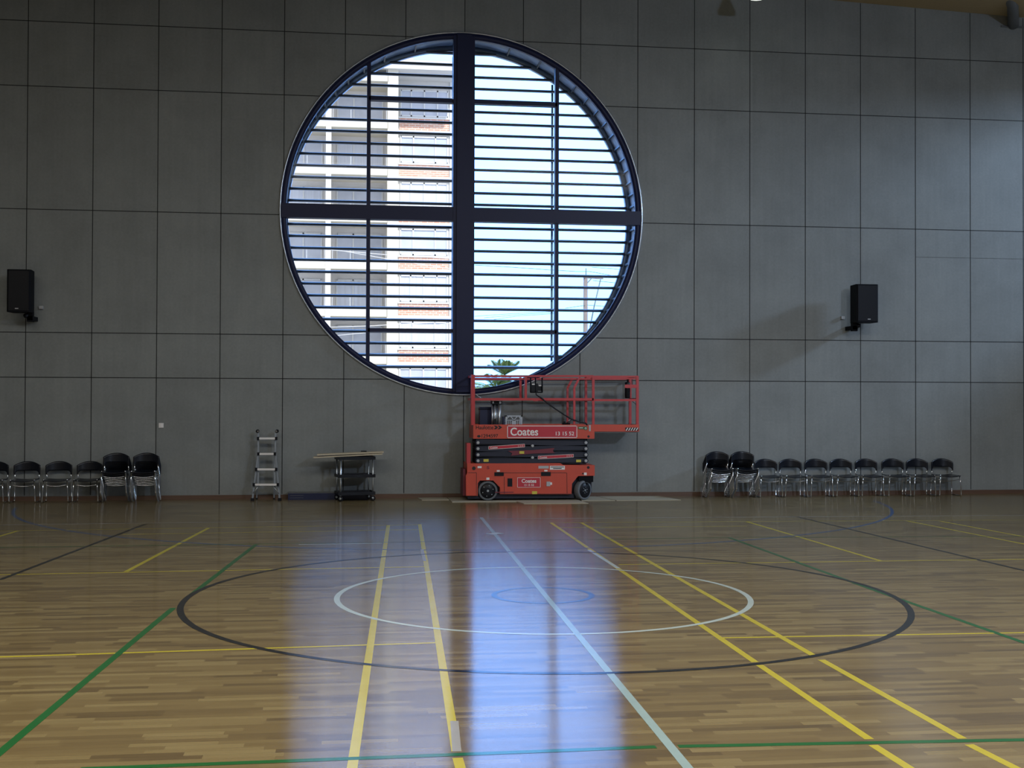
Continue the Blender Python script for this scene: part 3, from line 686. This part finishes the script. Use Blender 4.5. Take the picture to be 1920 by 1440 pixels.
# guard rails
def rail(name, pts, y, w=0.040, m='rail', d=None):
    """square-tube rail along picture-plane points on the plane y"""
    P = [L(*q) for q in pts]; b = B()
    for (xa_, za_), (xb_, zb_) in zip(P, P[1:]): bar(b, (xa_, y, za_), (xb_, y, zb_), w, d or w*0.8)
    return mesh(name, b, M[m], lift)
YN, YFAR = LY+0.02, LB-0.02
for y in (YN, YFAR):
    rail('top_rail', [(885, 704.6), (1113, 704.6)], y, 0.026); rail('mid_rail', [(885, 748.7), (1113, 748.7)], y, 0.048)
    rail('extension_top_rail', [(890, 710), (1197, 710)], y+(0.06 if y == YN else -0.06), 0.024)
    rail('extension_top_rail', [(1112, 706), (1197, 706)], y+(0.06 if y == YN else -0.06), 0.036)
    rail('extension_mid_rail', [(1010, 750.2), (1197, 750.2)], y+(0.06 if y == YN else -0.06), 0.042)
    rail('post', [(887 if y == YN else 892, 702.5), (887 if y == YN else 892, 797)], y, 0.074 if y == YN else 0.05); rail('post', [(1112.6, 706), (1112.6, 800)], y, 0.048)
    rail('post', [(986, 706), (986, 749)], y, 0.046); rail('extension_post', [(1196.7, 705), (1196.7, 797)], y+(0.06 if y == YN else -0.06), 0.052)
    rail('gate_post', [(1087, 707.5), (1077, 727), (1077, 796)], y, 0.042)
for py, w in ((706, 0.04), (748.7, 0.046)):
    for px, ya, yb in ((886, YN, YFAR), (1196.7, YN+0.06, YFAR-0.06)):
        x, z = L(px, py); b = B(); bar(b, (x, ya, z), (x, yb, z), w, w*0.8, side=(1, 0, 0)); mesh('end_rail', b, M['rail'], lift)
a, c = L(891, 739), L(903, 747); b = B(); tube(b, [(a[0], YN-0.02, a[1]), (c[0], YN-0.02, c[1])], 0.007, 6); mesh('chain', b, M['satin'], lift)
# control box hanging on the rail, with its cable
b = pbox(995.5, 1008, 719, 735, YN-0.06, YN+0.06); pbox(1007, 1016, 723, 733, YN-0.03, YN+0.05, b); cb = mesh('control_box', b, M['black'], lift)
b = pbox(996.8, 1002, 719.6, 721.6, YN-0.066, YN-0.06); pbox(1010, 1015, 722, 724, YN-0.04, YN-0.03, b); mesh('control_label', b, M['white'], cb)
b = B()
for px in (994.5, 1003.5, 1016): 
    a, c = L(px, 708), L(px, 736); tube(b, [(a[0], YN-0.05, a[1]), (c[0], YN-0.05, c[1])], 0.014, 6)
a, c = L(994, 735.5), L(1016.5, 735.5); tube(b, [(a[0], YN-0.05, a[1]), (c[0], YN-0.05, c[1])], 0.013, 6)
mesh('control_bracket', b, M['blackm'], cb)
b = B(); tube(b, [(L(*q)[0], YN-0.05+0.0006*i, L(*q)[1]) for i, q in enumerate(((1004.5, 735), (1005, 740), (1010, 743.5), (1015, 746.5), (1026, 756), (1040, 766), (1055, 776), (1070, 785.5), (1085, 791), (1098, 793.5), (1101, 797)))], 0.013, 6)
mesh('control_cable', b, M['black'], lift)
# document tube on the extension
x, z0 = L(1179, 747); z1 = L(1179, 716)[1]
b = B(); lathe(b, [(0.035, z0), (0.053, z0+0.012), (0.053, z1-0.02), (0.040, z1)], 20, Matrix.Translation((x, YN+0.10, 0)), axis='z'); dt = mesh('document_tube', b, M['black'], lift)
b = pbox(1172.8, 1196, 721, 727.5, YN+0.03, YN+0.045); mesh('tube_bracket', b, M['rail'], lift)
rail('tube_hanger', [(1179.5, 710), (1179.5, 717)], YN+0.1, 0.03, 'blackm'); rail('tube_hanger', [(1188, 709), (1188, 722)], YN+0.1, 0.018, 'dred')
rail('stay_rod', [(1187, 752), (1196, 760)], YN+0.06, 0.012, 'scis')

# things standing on the platform
def onlift(px, y): return at(px, 812.5, y)
zd = L(900, 813)[1]
x0, zt_ = at(899, 763, -0.45); x1, _ = at(921, 795, -0.45)
b = B(); box(b, x0, x1+0.04, -0.55, -0.30, zd, zt_); tb = mesh('equipment_case', b, M['blueb'], label='dark blue box standing at the left end of the lift platform', cat='box')
b = B(); box(b, x0-0.006, x1+0.046, -0.556, -0.294, zt_-0.05, zt_-0.035); mesh('lid_seam', b, M['blackm'], tb)
x0, zt_ = at(920.5, 749.5, -0.7); x1, _ = at(941, 795, -0.7); xm = (x0+x1)/2
gr = root('upright_tool_bundle', (xm, -0.70, zd), 'upright bundle of aluminium tubes with black clamp on the platform', 'tube bundle')
for i, (dx, dy, r) in enumerate(((-0.08, 0, 0.020), (-0.035, -0.04, 0.022), (0.01, 0.01, 0.020), (0.055, -0.03, 0.034), (0.03, 0.05, 0.03), (-0.05, 0.05, 0.025))):
    b = B(); tube(b, [(xm+dx, -0.70+dy, zd), (xm+dx, -0.70+dy, zt_-0.06)], r, 10); mesh('tube', b, M['satin'], gr)
b = B(); box(b, xm-0.105, xm+0.10, -0.78, -0.62, zt_-0.09, zt_-0.02); mesh('clamp', b, M['black'], gr)
b = B(); box(b, xm-0.10, xm+0.09, -0.77, -0.63, zt_-0.02, zt_); box(b, xm-0.09, xm-0.06, -0.785, -0.78, zt_-0.07, zt_-0.03); box(b, xm+0.045, xm+0.085, -0.785, -0.78, zt_-0.075, zt_-0.03); mesh('clamp_plate', b, M['satin'], gr)
b = B(); box(b, xm-0.055, xm-0.02, -0.79, -0.775, zd+0.16, zd+0.28); mesh('strap', b, M['black'], gr)
x0, zt_ = at(947, 779, -0.7); x1, _ = at(978, 795, -0.7)
rk = root('aluminium_work_step', ((x0+x1)/2, -0.70, zd), 'small perforated aluminium step with triangle cut-outs on the lift platform', 'step')
b = B()
box(b, x0, x1, -0.80, -0.60, zt_-0.022, zt_)
box(b, x0, x0+0.028, -0.80, -0.78, zd, zt_); box(b, x1-0.028, x1, -0.80, -0.78, zd, zt_); box(b, x0, x0+0.028, -0.62, -0.60, zd, zt_); box(b, x1-0.028, x1, -0.62, -0.60, zd, zt_)
mesh('step_frame', b, M['satin'], rk)
zm = zt_-0.09; n = 4; w_ = (x1-x0)/n
b = B()
for k in range(n):
    a = x0+k*w_; bar(b, (a, -0.79, zm if k % 2 == 0 else zt_), (a+w_, -0.79, zt_ if k % 2 == 0 else zm), 0.016, 0.01)
bar(b, (x0, -0.79, zm), (x1, -0.79, zm), 0.018, 0.01)
for k in range(9):
    a = x0+(k+0.5)*(x1-x0)/9; bar(b, (a, -0.79, zd), (a, -0.79, zm), 0.012 if k not in (4,) else 0.06, 0.01)
mesh('lattice', b, M['satin'], rk)
b = B(); box(b, x0-0.05, x0-0.012, -0.75, -0.62, zd, zt_-0.02); mesh('tool_box', b, M['blueb'], label='narrow dark case between the tube bundle and the aluminium step', cat='case')
x0, z1 = at(1054, 787, -0.6); x1, z0 = at(1068, 795, -0.6)
gp = root('hand_tool', ((x0+x1)/2, -0.6, zd), 'small dark clamp tool with light handle on the right of the platform', 'tool')
b = B(); box(b, x0, x1, -0.66, -0.56, zd, z1-0.06); box(b, x0+0.02, x0+0.06, -0.64, -0.58, z1-0.06, z1-0.03); mesh('tool_body', b, M['black'], gp)
b = B(); tube(b, [(x1-0.05, -0.6, z1-0.06), (x1+0.01, -0.62, z1+0.01)], 0.011, 8); mesh('tool_handle', b, M['satin'], gp)

# ------------------------------------------------------------------ floor boards below the lift
def slab(name, pts, z0, z1, m, label, cat, group=None):
    c = sum((Vector((*q, 0)) for q in pts), Vector())/len(pts); b = B()
    a = [b.verts.new((x, y, z0)) for x, y in pts]; d = [b.verts.new((x, y, z1)) for x, y in pts]; n = len(pts)
    b.faces.new(a[::-1]); b.faces.new(d)
    for k in range(n): b.faces.new((a[k], a[(k+1) % n], d[(k+1) % n], d[k]))
    return mesh(name, b, m, label=label, cat=cat, group=group, base=(c.x, c.y, z0))
GB = 'boards laid on the floor under the lift'
slab('floor_board', [(7.55, -0.62), (8.08, -0.62), (8.08, -0.03), (7.50, -0.03)], 0.0, 0.011, M['board'], 'short pale board showing left of the lift, against the wall', 'board', GB)
slab('floor_board', [(8.10, -1.13), (10.60, -1.13), (10.62, -0.04), (8.10, -0.04)], 0.0, 0.011, M['board'], 'long pale board right under both wheels of the red lift', 'board', GB)
slab('floor_board', [(9.42, -1.62), (10.66, -1.62), (10.60, -1.15), (9.34, -1.15)], 0.0, 0.012, M['board'], 'pale board nearest the camera, in front of the lift', 'board', GB)
slab('floor_board', [(10.64, -1.05), (11.30, -1.05), (11.12, -0.04), (10.66, -0.04)], 0.0, 0.011, M['board'], 'pale board just right of the lift front wheel', 'board', GB)
slab('floor_board', [(11.33, -1.05), (12.62, -1.05), (12.42, -0.04), (11.15, -0.04)], 0.0, 0.011, M['board'], 'pale board at the far right of the board row', 'board', GB)

# ------------------------------------------------------------------ folding ladder
ld = root('folding_ladder', (at(499, 930, -0.25)[0], -0.25, 0), 'short aluminium telescopic ladder folded upright against the grey wall', 'ladder')
FY, RY = -0.42, -0.08
def Q(px, py, y): x, z = at(px, py, y); return (x, y, z)
ty = -0.25
for px in (484.5, 516.8):
    a = Q(px, 809, ty); c = Q(px-0.3 if px < 500 else px-1.5, 913, FY+0.03)
    b = B(); bar(b, a, c, 0.030, 0.05); mesh('inner_rail', b, M['lrail'], ld)
for px0, px1 in ((484.5, 473.5), (517, 524.5)):
    a = Q(px0, 850, -0.34); c = Q(px1, 930.5, FY); b = B(); bar(b, a, (c[0], c[1], 0.03), 0.034, 0.055); mesh('outer_rail', b, M['lrail'], ld)
    b = B(); box(b, c[0]-0.035, c[0]+0.035, c[1]-0.04, c[1]+0.04, 0.0, 0.055); mesh('rubber_foot', b, M['black'], ld)
for px0, px1 in ((484.5, 481.5), (516, 514)):
    a = Q(px0, 822, -0.2); c = Q(px1, 930, RY); b = B(); bar(b, a, (c[0], c[1], 0.02), 0.026, 0.04); mesh('rear_rail', b, M['lrail'], ld)
    b = B(); box(b, c[0]-0.02, c[0]+0.02, c[1]-0.03, c[1]+0.03, 0.0, 0.03); mesh('rubber_foot', b, M['black'], ld)
for px0, px1, py, y in ((484, 518, 822, -0.28), (484.5, 515.5, 851, -0.33), (480.5, 518, 880, -0.38), (476, 521, 908.6, -0.41)):
    a, c = Q(px0, py, y-0.03), Q(px1, py, y-0.03); b = B(); bar(b, a, c, 0.036, 0.06); mesh('rung', b, M['white'], ld)
    for e_ in (a, c): b = B(); box(b, e_[0]-0.022, e_[0]+0.022, y-0.065, y+0.03, e_[2]-0.03, e_[2]+0.03); mesh('clamp', b, M['black'], ld)
for px in (483, 519.5):
    a = Q(px, 808.5, ty); b = B(); disc(b, (a[0], a[2]), 0.034, ty-0.05, ty+0.05, 16); hg = mesh('hinge', b, M['black'], ld)
    b = B(); disc(b, (a[0]+(0.012 if px < 500 else -0.012), a[2]), 0.018, ty-0.065, ty-0.05, 12); mesh('hinge_knob', b, M['chrome'], hg)
for p0, p1 in (((485, 911), (474.5, 925)), ((511.5, 911), (523, 925))):
    b = B(); tube(b, [Q(*p0, -0.44), Q(*p1, -0.44)], 0.008, 6); mesh('brace', b, M['satin'], ld)

# ------------------------------------------------------------------ utility cart with boards on top
cx_, cy_ = at(665, 930, -0.45)[0], -0.45
cart = root('utility_cart', (cx_, cy_, 0), 'three-shelf black service cart with chrome posts and casters', 'cart')
R_ = Matrix.Translation((cx_, cy_, 0)) @ Matrix.Rotation(math.radians(10), 4, 'Z')
hw, hd = 0.335, 0.23
zts = [at(665, py, -0.5)[1] for py in (858.5, 891.5, 924)]
for z in zts:
    b = B(); box(b, -hw-0.02, hw+0.02, -hd-0.02, hd+0.02, z-0.006, z+0.006, R_)
    for q in ((-hw-0.02, hw+0.02, -hd-0.025, -hd-0.01), (-hw-0.02, hw+0.02, hd+0.01, hd+0.025), (-hw-0.025, -hw-0.01, -hd-0.02, hd+0.02), (hw+0.01, hw+0.025, -hd-0.02, hd+0.02)): box(b, *q, z-0.03, z+0.03, R_)
    mesh('shelf', b, M['black'], cart)
for sx_ in (-1, 1):
    for sy_ in (-1, 1):
        p = R_ @ Vector((sx_*(hw-0.02), sy_*(hd-0.01), 0)); b = B(); tube(b, [(p.x, p.y, 0.10), (p.x, p.y, zts[0]-0.01)], 0.021 if (sx_, sy_) == (-1, -1) else 0.015, 10); mesh('post', b, M['satin'], cart)
        b = B(); lathe(b, [(0.030, -0.014), (0.050, -0.014), (0.050, 0.014), (0.030, 0.014)], 18, Matrix.Translation((p.x, p.y, 0.050)) @ Matrix.Rotation(0.5*sx_, 4, 'Z')); cs = mesh('caster', b, M['black'], cart)
        b = B(); lathe(b, [(0.012, -0.026), (0.026, -0.020), (0.026, 0.020), (0.012, 0.026)], 12, Matrix.Translation((p.x, p.y, 0.055)) @ Matrix.Rotation(0.5*sx_, 4, 'Z')); mesh('caster_hub', b, M['satin'], cs)
        b = B(); tube(b, [(p.x, p.y, 0.06), (p.x, p.y, 0.115)], 0.014, 8); mesh('caster_stem', b, M['satin'], cs)
def tilted_board(pa, pb, y0, y1, th, label, m='mdf'):
    (xa_, za_), (xb_, zb_) = at(*pa, (y0+y1)/2), at(*pb, (y0+y1)/2)
    b = B(); prism(b, [(xa_, za_-th/2), (xb_, zb_-th/2), (xb_, zb_+th/2), (xa_, za_+th/2)], y0, y1)
    return mesh('timber_board', b, M[m], label=label, cat='board', group='timber boards on the cart', base=((xa_+xb_)/2, (y0+y1)/2, (za_+zb_)/2))
tilted_board((588, 857.2), (717, 850.6), -0.72, -0.34, 0.022, 'lower of the two long pale boards lying on the service cart')
tilted_board((595, 852.3), (719, 847.3), -0.66, -0.36, 0.028, 'upper of the two long pale boards lying on the service cart')
x, z = at(682, 846.0, -0.5); b = B(); box(b, x-0.055, x+0.055, -0.55, -0.47, z-0.008, z+0.008); ph = mesh('remote_control', b, M['black'], label='flat black gadget lying on top of the cart boards', cat='gadget', base=(x, -0.5, z))
x, z = at(695.5, 856.5, -0.5); b = B(); box(b, x-0.04, x+0.04, -0.56, -0.46, z-0.035, z+0.030); mesh('packing_block', b, M['offw'], label='small pale block propping the boards at the right of the cart', cat='block', base=(x, -0.5, z-0.035))
# long box
x0, z1 = at(540.5, 923, -0.16); x1, _ = at(688, 923, -0.16)
lb = root('storage_box', ((x0+x1)/2, -0.16, 0), 'long low dark blue box on the floor behind the service cart', 'box')
b = B(); box(b, x0, x1, -0.28, -0.04, 0.0, z1-0.012); mesh('box_body', b, M['blueb'], lb)
b = B(); box(b, x0-0.006, x1+0.006, -0.286, -0.034, z1-0.012, z1); mesh('lid', b, M['steel'], lb)
for z in (0.04, 0.085): b = B(); box(b, x0+0.04, x0+0.30, -0.283, -0.28, z, z+0.006); mesh('seam', b, M['steel'], lb)

# ------------------------------------------------------------------ wall speakers, switch, lamp, strut
def speaker(px0, px1, py0, py1, sgn, label):
    yf, yb = -0.62, -0.24
    x0, z1 = at(px0, py0, yf); x1, z0 = at(px1, py1, yf)
    xc = (x0+x1)/2
    t = root('wall_speaker', (xc, -0.4, z0), label, 'speaker', 'black speakers on the wall')
    w = (x1-x0)
    b = B(); cut = 0.09
    pts = [(x0, yf+0.03), (x0+0.03, yf), (x1-0.03, yf), (x1, yf+0.03), (x1-cut*0.3, yb), (x0+cut*0.3, yb)]
    a = [b.verts.new((x, y, z0)) for x, y in pts]; d = [b.verts.new((x, y, z1)) for x, y in pts]
    b.faces.new(a[::-1]); b.faces.new(d)
    for k in range(6): b.faces.new((a[k], a[(k+1) % 6], d[(k+1) % 6], d[k]))
    mesh('cabinet', b, M['blackm'], t)
    b = B(); box(b, x0+0.035, x1-0.035, yf-0.006, yf+0.001, z0+0.03, z1-0.03); gr_ = mesh('grille', b, M['black'], t)
    xl = xc+sgn*0.03; b = B(); box(b, xl-0.03, xl+0.03, yf-0.009, yf-0.005, z0+0.055, z0+0.072); mesh('badge', b, M['offw'], gr_)
    xs = (x0 if sgn > 0 else x1)+sgn*0.065
    b = B(); box(b, xs-0.055, xs+0.055, -0.40, -0.30, z0-0.17, z0+0.02); box(b, xs-0.05, xs+0.05, -0.40, -0.0, z0-0.14, z0-0.06); mesh('bracket_arm', b, M['blackm'], t)
    b = B(); lathe(b, [(0.01, -0.06), (0.045, -0.04), (0.05, 0), (0.045, 0.04), (0.01, 0.06)], 16, Matrix.Translation((xs+sgn*0.075, -0.36, z0-0.055))); mesh('swivel_knob', b, M['black'], t)
    xp = (x0 if sgn > 0 else x1)-sgn*0.05
    b = B(); box(b, xp-0.035, xp+0.035, -0.06, 0.0, z0+0.10, z0+0.16); pl_ = mesh('wall_socket', b, M['offw'], t)
speaker(12.5, 57, 504.5, 585, -1, 'black wall speaker near the left edge of the photo')
speaker(1606, 1647.5, 532.5, 604.5, 1, 'black wall speaker right of the round window, casting a shadow')
x, z = at(302.3, 797.5, 0); b = B(); box(b, x-0.045, x+0.045, -0.014, 0, z-0.045, z+0.045)
sw = mesh('light_switch', b, M['white'], label='small square white switch on the wall above the left chair stacks', cat='switch', base=(x, 0, z))
b = B(); box(b, x-0.015, x+0.015, -0.020, -0.014, z-0.025, z+0.025); mesh('rocker', b, M['white'], sw)
x, z = at(1420, -6, -1.2); lp = root('high_bay_lamp', (x, -1.2, zc(x)), 'lit lamp at the top edge of the photo, right of the window', 'lamp')
b = B(); lathe(b, [(0.06, zc(x)), (0.07, z+0.30), (0.17, z+0.10), (0.19, z+0.02)], 24, Matrix.Translation((x, -1.2, 0)), axis='z'); mesh('housing', b, M['steel'], lp)
b = B(); lathe(b, [(0.17, z+0.02), (0.17, z-0.02), (0.12, z-0.035)], 24, Matrix.Translation((x, -1.2, 0)), axis='z'); mesh('diffuser', b, M['lamp'], lp)
# roof strut in the top right corner
a = at(1905, 44, -0.12); c = at(1884, -60, -0.5)
b = B(); c2 = at(1899, 12, -0.6); c = at(1886, -30, -1.2); tube(b, [(a[0], -0.02, a[1]), (c2[0], -0.6, c2[1]), (c[0], -1.2, c[1])], 0.115, 16); box(b, a[0]-0.28, a[0]+0.3, -0.03, 0, a[1]-0.06, a[1]-0.02)
mesh('trim_1', b, M['steel'], kind='structure')

# ------------------------------------------------------------------ outside
GZ = -1.0
b = B(); box(b, -80, 100, 1.01, 160, GZ-0.2, GZ); mesh('ground', b, M['ground'], kind='structure')
BF, BW = 51.6, 54.2                    # balcony front and facade planes
bx0 = at(470, 400, BF)[0]; bxr = at(848.5, 400, BW)[0]
apt = root('apartment_block', ((bx0+bxr)/2, 60, GZ), 'multi-storey apartment block with brick bands and balconies, seen through louvers', 'building')
ztop = at(790, 137, BW)[1]
xc0, xc1 = at(726, 400, BF)[0], at(746, 400, BF)[0]
xw0, xw1 = at(610.5, 400, BF)[0], at(620.5, 400, BF)[0]
b = B(); box(b, bx0, xc1, BW, 66, GZ, ztop-0.6); mesh('wall', b, M['brecess'], apt)
b = B(); box(b, xc1-0.1, bxr, BW, 66, GZ, ztop); mesh('wall', b, M['bconc'], apt)
b = B(); box(b, bx0, bxr+0.15, BF-0.3, 66.2, ztop-0.55, ztop); mesh('roof_parapet', b, M['bconc'], apt)
xs0, xs1 = at(752, 400, BW)[0], at(785, 400, BW)[0]
b = B(); box(b, xw1+1.5, xc0+1.6, BF+0.6, 60, ztop, ztop+0.9); mesh('roof_room', b, M['bcream'], apt)
for x0, x1, y, m in ((xc0, xc1, BF, 'bcream'), (xw0, xw1, BF-0.1, 'bconc')):
    b = B(); box(b, x0, x1, y, BW+0.1, GZ, ztop-0.5); mesh('column', b, M[m], apt)
x0 = at(842.5, 400, BW)[0]; b = B(); box(b, x0, bxr, BW-0.12, BW, GZ, ztop-0.5); mesh('column', b, M['bframe'], apt)
SP = (at(790, 603, BW)[1]-at(790, 170, BW)[1])/-5.0
zw = at(790, 170, BW)[1]                # head of the topmost windows
wx0, wx1 = at(748, 400, BW)[0], at(841.5, 400, BW)[0]
zb0 = at(680, 240, BF)[1]
SB = (at(680, 240, BF)[1]-at(680, 594, BF)[1])/4.0
def bwin(x0, x1, z0, z1, y, cuts, m):
    f = B(); w = 0.09
    for x in [x0]+[x0+(x1-x0)*c for c in cuts]+[x1]: box(f, x-w/2, x+w/2, y-0.10, y+0.02, z0, z1)
    box(f, x0, x1, y-0.10, y+0.02, z1-w, z1); box(f, x0, x1, y-0.10, y+0.02, z0, z0+w)
    fo = mesh('window_frame', f, M['bframe'], apt)
    g = B(); box(g, x0, x1, y-0.03, y+0.01, z0, z1); mesh('window_glass', g, M[m], fo)
for k in range(-0, 8):
    zh = zw-SP*k
    if zh < GZ+1: break
    bwin(wx0+0.1, wx1-0.1, zh-1.72, zh, BW, (0.27, 0.74) if k % 2 else (0.22, 0.50, 0.78), 'bcurtain' if k in (2, 4, 5) else 'bglass')
    b = B(); box(b, wx0, wx1, BW-0.06, BW+0.01, zh-2.62, zh-1.85); mesh('brick_band', b, M['brick'], apt)
    b = B(); box(b, wx0-0.1, wx1+0.1, BW-0.16, BW+0.01, zh-2.92, zh-2.63); mesh('ledge', b, M['bconc'], apt)
    b = B(); box(b, wx0-0.05, wx1+0.05, BW-0.12, BW+0.01, zh-1.85, zh-1.74); mesh('sill', b, M['bframe'], apt)
for k in range(-1, 7):
    z = zb0-SB*k
    if z+0.6 > ztop-0.5 or z < GZ: continue
    for x0, x1 in ((bx0, xw0), (xw1, xc0)):
        b = B(); box(b, x0, x1+0.02, BF, BW+0.02, z, z+0.50); box(b, x0, x1, BF-0.05, BF+0.03, z+0.02, z+0.52); mesh('balcony_slab', b, M['bcream'], apt)
        b = B()
        for j in range(int((x1-x0)/1.1)+1): xx = x0+0.1+j*1.1; box(b, xx-0.012, xx+0.012, BF+0.02, BF+0.05, z+0.5, z+1.25)
        box(b, x0, x1, BF+0.01, BF+0.06, z+1.22, z+1.29); mesh('balcony_railing', b, M['bframe'], apt)
    for x0, x1, cu in ((xw1+0.35, xc0-0.25, (0.36, 0.66)), (xw0-2.6, xw0-0.3, (0.5,))):
        bwin(x0, x1, z+0.5, z+2.55, BW, cu, 'bglass' if (k+int(x0)) % 3 else 'bcurtain')

def palm(name, px, py, Y, R, n, label, droop, seed, e0=0.1):
    rnd = random.Random(seed); x, z = at(px, py, Y)
    t = root(name, (x, Y, GZ), label, 'palm tree', 'palms outside the round window')
    b = B(); tube(b, [(x, Y, GZ), (x+0.05, Y, (GZ+z)/2), (x, Y, z)], 0.17, 10, 0.12); mesh('trunk', b, M['trunk'], t)
    for i in range(n):
        az = 2*math.pi*i/n+rnd.uniform(-0.2, 0.2); el = rnd.uniform(e0, 1.3); r = R*rnd.uniform(0.8, 1.1)
        b = B(); pts = []
        for j in range(9):
            s = j/8; h = math.sin(el)*s*r-droop*r*s*s; d = math.cos(el)*s*r+0.15*s*r
            pts.append(Vector((x+math.cos(az)*d, Y+math.sin(az)*d, z+h)))
        tube(b, pts, 0.03, 5, 0.008)
        for j in range(1, 24):
            s = j/24*8; i0 = min(int(s), 7); p = pts[i0].lerp(pts[i0+1], s-i0); tg = (pts[i0+1]-pts[i0]).normalized()
            sd = tg.cross(Vector((0, 0, 1))).normalized(); ln = r*0.30*math.sin(math.pi*(0.12+0.8*j/24))
            for sg in (-1, 1):
                tip = p+sd*sg*ln*0.8+tg*ln*0.6-Vector((0, 0, ln*0.35)); w = tg*0.035
                m_ = (p+tip)/2+Vector((0, 0, 0.01))
                a, c, d_, e_ = b.verts.new(p-w), b.verts.new(m_+w), b.verts.new(tip), b.verts.new(m_-w)
                b.faces.new((a, c, d_, e_))
        mesh('frond', b, M['leaf'], t)
palm('palm_tree', 946, 703, 44, 1.35, 13, 'small palm crown standing up in the gap above the lift rail', 0.30, 3, 0.75)
palm('palm_tree', 934, 738, 38, 1.9, 20, 'wide palm crown seen low in the window behind the lift rails', 0.45, 11)

# utility pole and overhead wires
PY = 32.0
x, zt_ = at(1098, 503, PY); pr = root('utility_pole', (x, PY, GZ), 'grey timber power pole with crossarm seen through the right half', 'power pole')
b = B(); tube(b, [(x, PY, GZ), (x, PY, at(1098, 522, PY)[1])], 0.13, 12, 0.10); mesh('pole_shaft', b, M['pole'], pr)
b = B(); tube(b, [(x+0.02, PY, at(1098, 522, PY)[1]), (x+0.02, PY, zt_)], 0.025, 8); mesh('insulator', b, M['steel'], pr)
a, c = at(1094, 520, PY), at(1142, 516, PY); b = B(); bar(b, (a[0], PY-0.1, a[1]), (c[0], PY+1.5, c[1]), 0.09, 0.09); mesh('crossarm', b, M['pole'], pr)
a, c = at(1101, 531, PY), at(1112, 520, PY); b = B(); bar(b, (a[0], PY, a[1]), (c[0], PY+0.3, c[1]), 0.05, 0.03); mesh('arm_brace', b, M['steel'], pr)
def wire(pts, label, Y=PY, r=0.014, m='steel'):
    P = [(at(px, py, Y+dy)[0], Y+dy, at(px, py, Y+dy)[1]) for px, py, dy in pts]
    b = B(); tube(b, P, r, 5); mesh('power_line', b, M[m], label=label, cat='cable', group='overhead wires outside the round window')
wire([(1126, 524, 0), (1114, 575, 0), (1101, 640, 0)], 'dark cable dropping diagonally beside the power pole', r=0.03)
wire([(890, 497, -3), (960, 501, -2), (1031, 506, -1), (1080, 509, 0), (1105, 509, 0), (1150, 517, 1), (1190, 524, 2)], 'upper wire crossing to the top of the power pole')
wire([(1110, 501, 0), (1150, 504, 1), (1200, 510, 2)], 'short wire leaving the pole top to the right')
wire([(1112, 526, 0), (1160, 531, 1), (1200, 536, 2)], 'wire below the pole crossarm to the right')
wire([(1060, 578, -1), (1100, 572, 0), (1160, 576, 2)], 'thin wire crossing the pole halfway up')
for i, (a0, a1) in enumerate(((597, 586), (600, 588), (603, 590))):
    wire([(890+i*18, a0-4, -3), (970, (a0+a1)/2-4, -2), (1040, a1-2, -1)], ['top', 'middle', 'lowest'][i]+' of three thin wires fanning left across the right half', r=0.010)
for i, (p0, p1) in enumerate((((600, 467), (845, 485)), ((640, 470), (845, 504)), ((545, 616), (845, 603)), ((600, 632), (845, 606)))):
    wire([(p0[0], p0[1], -4), ((p0[0]+p1[0])/2, (p0[1]+p1[1])/2+1.5, -4), (p1[0], p1[1], -4)],
         ['upper pale wire across the middle storeys of the apartment block', 'sloping pale wire across the middle storeys of the apartment block', 'upper pale wire across the lower storeys of the apartment block', 'lower sloping pale wire across the bottom storeys of the apartment block'][i], r=0.014, m='white')
